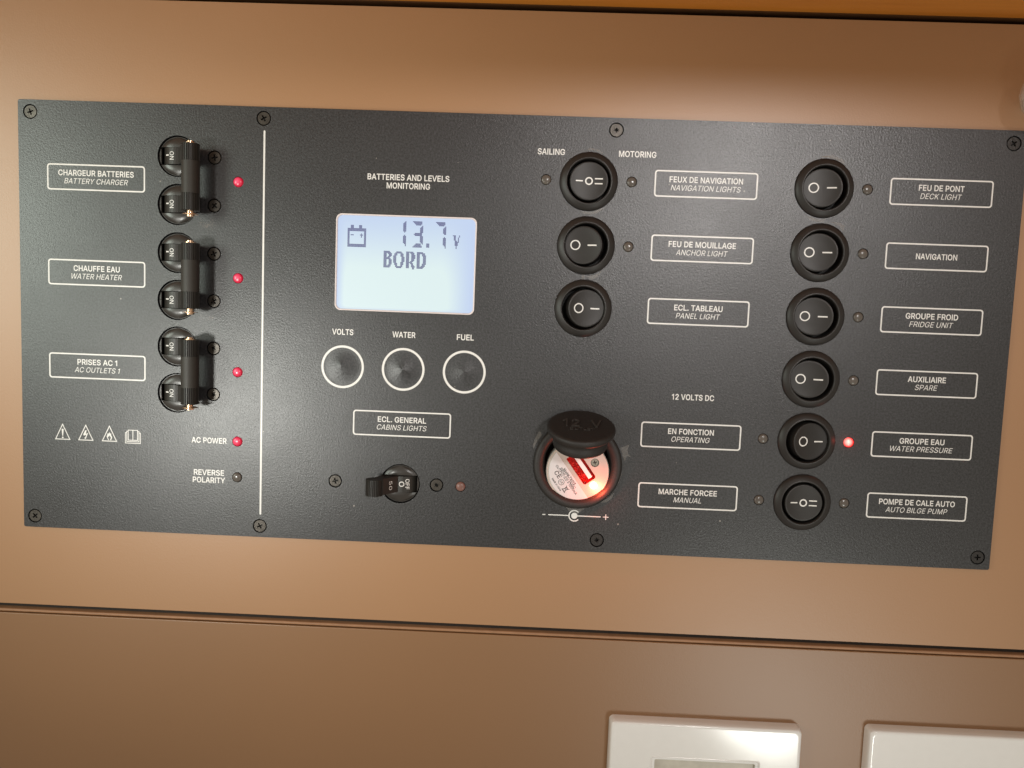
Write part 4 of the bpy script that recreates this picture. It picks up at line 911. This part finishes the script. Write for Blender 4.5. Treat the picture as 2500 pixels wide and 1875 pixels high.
seven = ['XXXXXXXXX.', '.XXXXXXXX.', '..XXXXXXX.', '...XXXXX..', '.........X', '........XX', '.......XXX', '.......XXX', '.......XXX', '.......XXX', '.......XXX', '........XX', '..........', '..........', '........X.',
         '.......XXX', '.......XXX', '.......XXX', '.......XXX', '.......XXX', '.......XXX', '.......XXX', '........XX', '.........X', '.........X']
vee = ['XXX...X', '.XX...X', '.XX..X.', '.XX..X.', '.XX..X.', '..XX.X.', '..XXXX.', '..XXX..', '..XXX..', '..XXX..', '...X...', '...X...', '...X...']
B_ = ['XXXXXX..', 'XXXXXXX.', 'XXX.XXXX', 'XXX..XXX', 'XXX..XXX', 'XXX.XXX.', 'XXXXXX..', 'XXXXXXX.', 'XXX..XXX', 'XXX..XXX', 'XXX..XXX', 'XXX..XXX', 'XXX..XXX', 'XXX.XXX.', 'XXXXXXX.', 'XXXXXX..']
O_ = ['...XXXXX...', '..XXXXXXX..', '.XXX...XXX.', '.XXX...XXX.', 'XXX....XXX.', 'XXX.....XXX', 'XXX.....XXX', 'XXX.....XXX', 'XXX.....XXX', 'XXX.....XXX', 'XXX....XXX.', '.XXX...XXX.', '.XXX...XXX.', '..XX...XX..', '..XXXXXXX..', '...XXXXX...']
R_ = ['XXXXXXX..', 'XXX.XXXX.', 'XXX..XXX.', 'XXX..XXXX', 'XXX..XXXX', 'XXX..XXXX', 'XXX..XXXX', 'XXX..XXX.', 'XXX..XXX.', 'XXX.XXX..', 'XXXXXX...', 'XXX.XXX..', 'XXX..XX..', 'XXX..XXX.', 'XXX..XXXX', 'XXX...XX.', '......XX.']
D_ = ['XXXXXX...', 'XXXXXXXX.', 'XXX..XXX.', 'XXX..XXXX', 'XXX...XXX', 'XXX...XXX', 'XXX...XXX', 'XXX...XXX', 'XXX...XXX', 'XXX...XXX', 'XXX...XXX', 'XXX..XXXX', 'XXX..XXX.', 'XXX.XXXX.', 'XXXXXXX..', 'XXXXXX...']
# dots' places measured from the upper left corner of the screen
U0, V0 = SCR[0], SCR[3]
K = 56.8 / 1965.0
def g_at(x, y):        # zoom picture coordinates (a 1965 wide view of the screen, slope taken out)
    return U0 + (x - 118) * K, V0 - ((y - 112) - (x - 118) * 0.0375) * K
for nm, x, y, rows in [('battery_icon', 285, 278, bat), ('digit', 1062, 230, one), ('digit', 1197, 233, three), ('digit', 1518, 245, seven),
                       ('decimal_point', 1389, 540, ['XXX'] * 4), ('unit_letter', 1757, 428, vee),
                       ('letter', 797, 638, B_), ('letter', 932, 646, O_), ('letter', 1112, 650, R_), ('letter', 1262, 658, D_)]:
    u, v = g_at(x, y); glyph(nm, u, v, rows)

# ---------------------------------------------------------------- 12 V socket with its rubber cap
mb = MB()
mb.lathe([(18.1, 0.0), (18.1, 0.9), (17.7, 1.7), (16.9, 2.15), (15.4, 2.0), (14.2, 0.6), (13.6, -1.6), (13.2, -4.0), (13.0, -14)], 'rubber', n=80, cap=False)
mb.lathe([(13.4, -13.5), (0.01, -13.5)], 'black', n=32)
sock = mb.build('power_socket', panel, (SOCK[0], SOCK[1], 0), sharp=60)
sock['label'] = 'round black 12 volt socket with its rubber cap lifted open'
ALPHA = math.radians(69)
CC = (30.6 - SOCK[0], -33.0 - SOCK[1], 15.0)
roll = math.radians(-2.0)
def cap_x(x, y, w_):
    """cap axes -> panel axes"""
    x2 = x * math.cos(roll) - y * math.sin(roll); y2 = x * math.sin(roll) + y * math.cos(roll)
    return (CC[0] + x2, CC[1] + y2 * math.cos(ALPHA) + w_ * math.sin(ALPHA), CC[2] - y2 * math.sin(ALPHA) + w_ * math.cos(ALPHA))
mb = MB()
mb.lathe([(0.01, -9.4), (9.4, -9.4), (10.3, -8.9), (10.7, -8.0), (10.75, -6.4), (10.35, -5.7), (10.5, -4.9), (10.9, -3.9), (11.0, -3.3), (12.6, -3.0), (13.1, -2.4), (13.35, -1.5), (13.2, -0.6), (12.6, -0.12), (11.8, 0.0), (0.01, 0.15)], 'rubber', n=72)
mb.xform(cap_x)
cp = mb.build('socket_cap', sock, sharp=70)
mb = MB()
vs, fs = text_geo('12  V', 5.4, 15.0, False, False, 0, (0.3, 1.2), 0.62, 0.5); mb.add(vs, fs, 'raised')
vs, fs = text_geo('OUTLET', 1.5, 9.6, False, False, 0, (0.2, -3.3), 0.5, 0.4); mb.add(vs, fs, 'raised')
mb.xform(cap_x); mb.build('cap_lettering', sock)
# strap that holds the cap to the ring
mb = MB()
path = [(14.2, 1.2), (16.0, 2.4), (17.6, 2.6), (18.6, 2.2), (19.6, 1.4), (20.6, 1.6), (21.2, 2.6)]
vs = []; fs = []
for v_, w_ in path:
    vs += [(-4.0, v_, w_), (4.0, v_, w_), (4.0, v_ - 0.6, w_ - 1.6), (-4.0, v_ - 0.6, w_ - 1.6)]
for i in range(len(path) - 1):
    for q in range(4): fs.append((i * 4 + q, i * 4 + (q + 1) % 4, (i + 1) * 4 + (q + 1) % 4, (i + 1) * 4 + q))
fs += [(3, 2, 1, 0), tuple((len(path) - 1) * 4 + q for q in range(4))]
mb.add(vs, fs, 'rubber', True); mb.build('cap_strap', sock, sharp=50)

# torn bits of clear protective film left on the plate
def film(pts, name='film_scrap'):
    mb = MB(); n = len(pts)
    cx = sum(p[0] for p in pts) / n; cy = sum(p[1] for p in pts) / n
    vs = [(x, y, 0.05 + random.random() * 0.22) for x, y in pts] + [(cx, cy, 0.25)]
    fs = [(i, (i + 1) % n, n) for i in range(n)]
    vs2 = [(x, y, w_ - 0.04) for x, y, w_ in vs]
    fs2 = [(((i + 1) % n) + n + 1, i + n + 1, 2 * n + 1) for i in range(n)]
    side = [(i, i + n + 1, (i + 1) % n + n + 1, (i + 1) % n) for i in range(n)]
    mb.add(vs + vs2, fs + fs2 + side, 'film')
    return mb.build(name, panel)
film([(47.8, -43.6), (49.6, -42.9), (51.6, -42.0), (50.9, -43.9), (51.2, -45.9), (52.4, -47.2), (50.6, -46.9), (49.9, -49.2), (49.0, -47.0)])
film([(26.8, -69.2), (35.2, -68.8), (33.4, -70.2), (31.4, -72.0), (29.6, -71.4), (28.0, -70.6)])
film([(40.6, -66.6), (44.2, -64.2), (46.3, -62.2), (45.4, -64.6), (43.2, -66.4)])
film([(48.3, -52.4), (49.0, -54.5), (47.6, -58.8), (47.0, -57.6)])
film([(13.2, -40.6), (14.8, -37.8), (15.6, -39.6), (13.9, -42.3), (12.5, -45.5), (12.3, -43.6)])
film([(29.2, 25.9), (29.9, 26.4), (30.4, 25.2), (29.9, 23.9), (29.4, 23.2), (28.9, 24.6)])
film([(27.2, 50.7), (30.0, 50.4), (34.2, 50.9), (37.0, 52.6), (34.0, 50.2), (31.5, 49.7), (28.5, 49.8)])
film([(30.5, 25.2), (34.2, 25.9), (37.2, 27.9), (35.4, 25.0), (33.0, 23.9)])
film([(116.4, 52.2), (119.8, 50.7), (124.6, 51.2), (122.8, 49.7), (118.5, 50.0)])
film([(126.2, 49.9), (129.6, 48.5), (131.2, 46.6), (131.8, 48.6), (129.8, 49.8)])
film([(119.8, 75.0), (123.0, 75.5), (127.4, 74.4), (130.4, 72.2), (129.4, 74.2), (125.0, 76.0)])
film([(28.6, 74.7), (31.6, 74.8), (35.8, 73.4), (33.5, 75.0), (30.0, 75.6)])

# ---------------------------------------------------------------- USB charger plugged into the socket
CH = (30.9, -54.1)
usb = empty('usb_charger', (CH[0], CH[1], 0))
tag(usb, 'round pale USB charger with a glowing red light, plugged into the 12 volt socket', 'charger')
F0 = 0.6           # height of its face
UA = math.radians(-53.5)   # direction of the port
ux, uy = math.cos(UA), math.sin(UA)
def loc(a, b_):      # a along the port, b across (to the upper right)
    return (a * ux - b_ * uy, a * uy + b_ * ux)
port_c = loc(-0.4, 2.05)
pl = [tuple(Vector(port_c) + Vector(loc(a, b_))) for a, b_ in [(-6.6, -2.95), (6.0, -2.95), (6.6, -2.4), (6.6, 2.4), (6.0, 2.95), (-6.6, 2.95)]]
mb = MB()
vs, fs = fill2d([circ(0, 0, 12.25, 72), pl, circ(6.9, 3.95, 1.75, 24)], 0.8)
mb.add([(x, y, w_ + F0) for x, y, w_ in vs], fs, 'ivory')
mb.lathe([(12.9, -9), (12.9, 0.1), (12.75, 0.55), (12.5, 0.72), (12.25, 0.6), (12.2, 0.3)], 'ivory', n=72, cap=False)
mb.lathe([(2.0, -0.1), (1.75, -0.12), (1.75, -1.2), (0.01, -1.2)], 'ivory', c=(6.9, 3.95), n=20)
face = mb.build('housing', usb, sharp=50)
# sticker: the segment left of the chord
off = -2.6
r_s = 11.7
ch_half = math.acos(abs(off) / r_s)
pts = []
mid_a = UA - math.pi / 2
for i in range(41):
    a = mid_a - ch_half + 2 * ch_half * i / 40
    pts.append((r_s * math.cos(a), r_s * math.sin(a)))
mb = MB(); mb.prism(pts, F0 + 0.02, F0 + 0.12, 'sticker'); stk = mb.build('sticker', usb)
def st(s_, a, b_, cap, wd, bold=False, off_=0.012):
    vs, fs = text_geo(s_, cap, wd, bold, False, UA, loc(a, b_), F0 + 0.15, off=off_)
    mb = MB(); mb.add(vs, fs, 'ink'); return mb.build('lettering', stk)
st('Model.TX013', -0.2, -3.85, 1.0, 8.0)
st('INPUT 12-24VDC', 0.0, -4.75, 1.0, 10.2)
st('OUTPUT:5.0 = 1000mA', 0.2, -5.65, 1.0, 14.6)
st('CE', -3.6, -7.3, 1.75, 3.2, True)
st('Made in china', -0.5, -10.05, 0.8, 6.2)
mb = MB(); cc = loc(-0.2, -7.9)
for lp in ([circ(cc[0], cc[1], 1.25, 28), circ(cc[0], cc[1], 1.08, 28)],):
    vs, fs = fill2d(lp); mb.add([(x, y, F0 + 0.15) for x, y, _ in vs], fs, 'ink')
vs, fs = text_geo('E8', 0.9, 1.3, True, False, UA, cc, F0 + 0.152, off=0); mb.add(vs, fs, 'ink'); mb.build('approval_mark', stk)
mb = MB()
segs = [[(-0.9, 1.0), (0.7, -0.9)], [(0.9, 1.0), (-0.7, -0.9)], [(-0.6, 0.6), (0.6, 0.6)], [(-0.6, 0.6), (-0.4, -0.8)], [(0.6, 0.6), (0.4, -0.8)], [(-0.9, -1.3), (0.9, -1.3)]]
for (a, b_) in segs:
    A_ = loc(3.2 + a[0], -7.9 + a[1]); B2 = loc(3.2 + b_[0], -7.9 + b_[1])
    polys(mb, stroke([A_, B2], 0.2 if a[1] > -1.2 else 0.35), 'ink', F0 + 0.15)
mb.build('bin_mark', stk)
# port
mb = MB()
inner = pl
n = len(inner)
mb.add([(x, y, F0 - 0.02) for x, y in inner] + [(x, y, F0 - 6) for x, y in inner], [(i, i + n, (i + 1) % n + n, (i + 1) % n) for i in range(n)] + [[n + i for i in range(n)]], 'redplastic')
for i in range(14):
    a, b_ = random.uniform(-5.5, 6.0), random.uniform(-2.7, -0.6)
    q = [tuple(Vector(port_c) + Vector(loc(a + dx, b_ + dy))) for dx, dy in ((-0.5, -0.4), (0.6, -0.2), (0.3, 0.5))]
    mb.prism(q, F0 - 4, F0 - random.uniform(1.6, 3.0), 'redplastic')
port = mb.build('usb_port', usb)
mb = MB()
q = [tuple(Vector(port_c) + Vector(loc(a, b_))) for a, b_ in ((-6.3, 0.0), (5.5, 0.0), (5.5, 1.75), (-6.3, 1.75))]
mb.prism(q, F0 - 5, F0 - 0.25, 'white'); mb.build('tongue', port, bevel=0.15)
mb = MB()
vs, fs = fill2d([circ(0, 0, 1.45, 28), cross(0.85, 0.2, 0.3)], 0.5)
mb.add([(x, y, w_ - 0.25) for x, y, w_ in vs], fs, 'steel'); mb.lathe([(1.5, -0.9), (0.01, -0.9)], 'ink', n=20)
mb.build('housing_screw', usb, (6.9, 3.95, 0))
GL = loc(8.3, 2.2)
mb = MB()
mb.lathe([(1.5, F0 - 0.2), (1.45, F0 + 0.1), (1.1, F0 + 0.35), (0.6, F0 + 0.5), (0.01, F0 + 0.55)], 'glow', n=28)
mb.build('indicator_light', usb, (GL[0], GL[1], 0))
ld = bpy.data.lights.new('charger_indicator_lamp', 'POINT'); ld.energy = 0.010; ld.color = (1.0, 0.10, 0.045); ld.shadow_soft_size = 0.0009
lo = bpy.data.objects.new('charger_indicator_lamp', ld); scene.collection.objects.link(lo)
lo.location = P(CH[0] + GL[0] * 1.28, CH[1] + GL[1] * 1.28, F0 + 3.6)
for nm_, p_, e_ in (('port_glow', (CH[0] + loc(4.6, 0.8)[0], CH[1] + loc(4.6, 0.8)[1], -1.6), 0.00035), ('water_pressure_lamp_glow', (139.9, -37.4, 2.4), 0.00035)):
    ld = bpy.data.lights.new(nm_, 'POINT'); ld.energy = e_; ld.color = (1.0, 0.05, 0.03); ld.shadow_soft_size = 0.0006
    lo = bpy.data.objects.new(nm_, ld); scene.collection.objects.link(lo); lo.location = P(*p_)

# ---------------------------------------------------------------- white plates in the lower wall
def wall_plate(name, u0, u1, v1, v0, label, window):
    root = empty(name, ((u0 + u1) / 2, v1, BACK))
    tag(root, label, 'wall plate', 'white plates below the switch panel')
    ox, oy, oz = (u0 + u1) / 2, v1, BACK
    def L(pts): return [(x - ox, y - oy) for x, y in pts]
    def lp(d_, w_, r_): return (L(rrect(u0 + d_, u1 - d_, v0 + d_, v1 - d_, r_, 8)), w_ - oz)
    mb = MB()
    stk_ = [lp(0, BACK, 2.0), lp(0.15, 0.9, 2.0), lp(0.45, 2.9, 2.2), lp(0.75, 3.3, 2.3), lp(1.2, 3.52, 2.4), lp(1.7, 3.6, 2.4), lp(1.9, 3.602, 2.4), lp(8.5, 3.602, 1.2)]
    mb.stack(stk_, 'white', True, cap=False)
    a0, a1, b0, b1 = window
    inner = L(rrect(a0, a1, b0, b1, 1.0, 8)); outer = stk_[-1][0]
    nn = len(outer)
    w0 = stk_[-1][1]
    # ring from the outer loop to the window, then the step of the window
    mb.stack([(outer, w0), (L(rrect(a0 - 0.75, a1 + 0.75, b0 - 0.75, b1 + 0.75, 1.3, 8)), w0), (L(rrect(a0 - 0.5, a1 + 0.5, b0 - 0.5, b1 + 0.5, 1.2, 8)), w0), (L(rrect(a0 - 0.1, a1 + 0.1, b0 - 0.1, b1 + 0.1, 1.1, 8)), w0 + 0.25), (inner, w0 + 0.1),
              (L(rrect(a0 + 0.35, a1 - 0.35, b0 + 0.35, b1 - 0.35, 0.9, 8)), w0 - 0.4), (L(rrect(a0 + 1.4, a1 - 1.4, b0 + 1.2, b1 - 1.2, 0.7, 8)), w0 - 0.5)], 'white', True, cap=False)
    mb.build('cover_frame', root, sharp=35)
    mb = MB()
    mb.stack([(L(rrect(a0 + 1.3, a1 - 1.3, b0 + 1.1, b1 - 1.1, 0.7, 8)), w0 - 0.45), (L(rrect(a0 + 1.6, a1 - 1.6, b0 + 1.4, b1 - 1.4, 0.7, 8)), w0 - 1.9)], 'beige', False, cap=True)
    mb.build('recessed_insert', root, sharp=35)
    return root
wall_plate('wall_plate', 49.0, 128.6, -157.4, -237.4, 'white glossy wall plate with a recessed window, left of the two under the panel', (66.8, 111.2, -222, -172.3))
wall_plate('wall_plate', 155.6, 235.2, -155.9, -235.9, 'white glossy wall plate cut off by the corner, right of the two under the panel', (173, 218, -220, -176))

# ---------------------------------------------------------------- clear glass knob at the right edge
kn = empty('glass_knob', (200.6, 98, BACK))
tag(kn, 'clear glass knob on the brown wall, just past the top right corner of the panel', 'knob')
mb = MB(); mb.lathe([(0.01, 4), (4, 4.2), (8.2, 6.2), (10.6, 9.5), (10.8, 11.5), (8.8, 15), (5, 17), (0.01, 17.6)], 'glass', n=12, smooth=False)
mb.build('glass_body', kn)
mb = MB(); mb.lathe([(3.5, 0), (3.5, 4.1), (0.01, 4.2)], 'steel', n=24); mb.build('mount', kn, sharp=40)
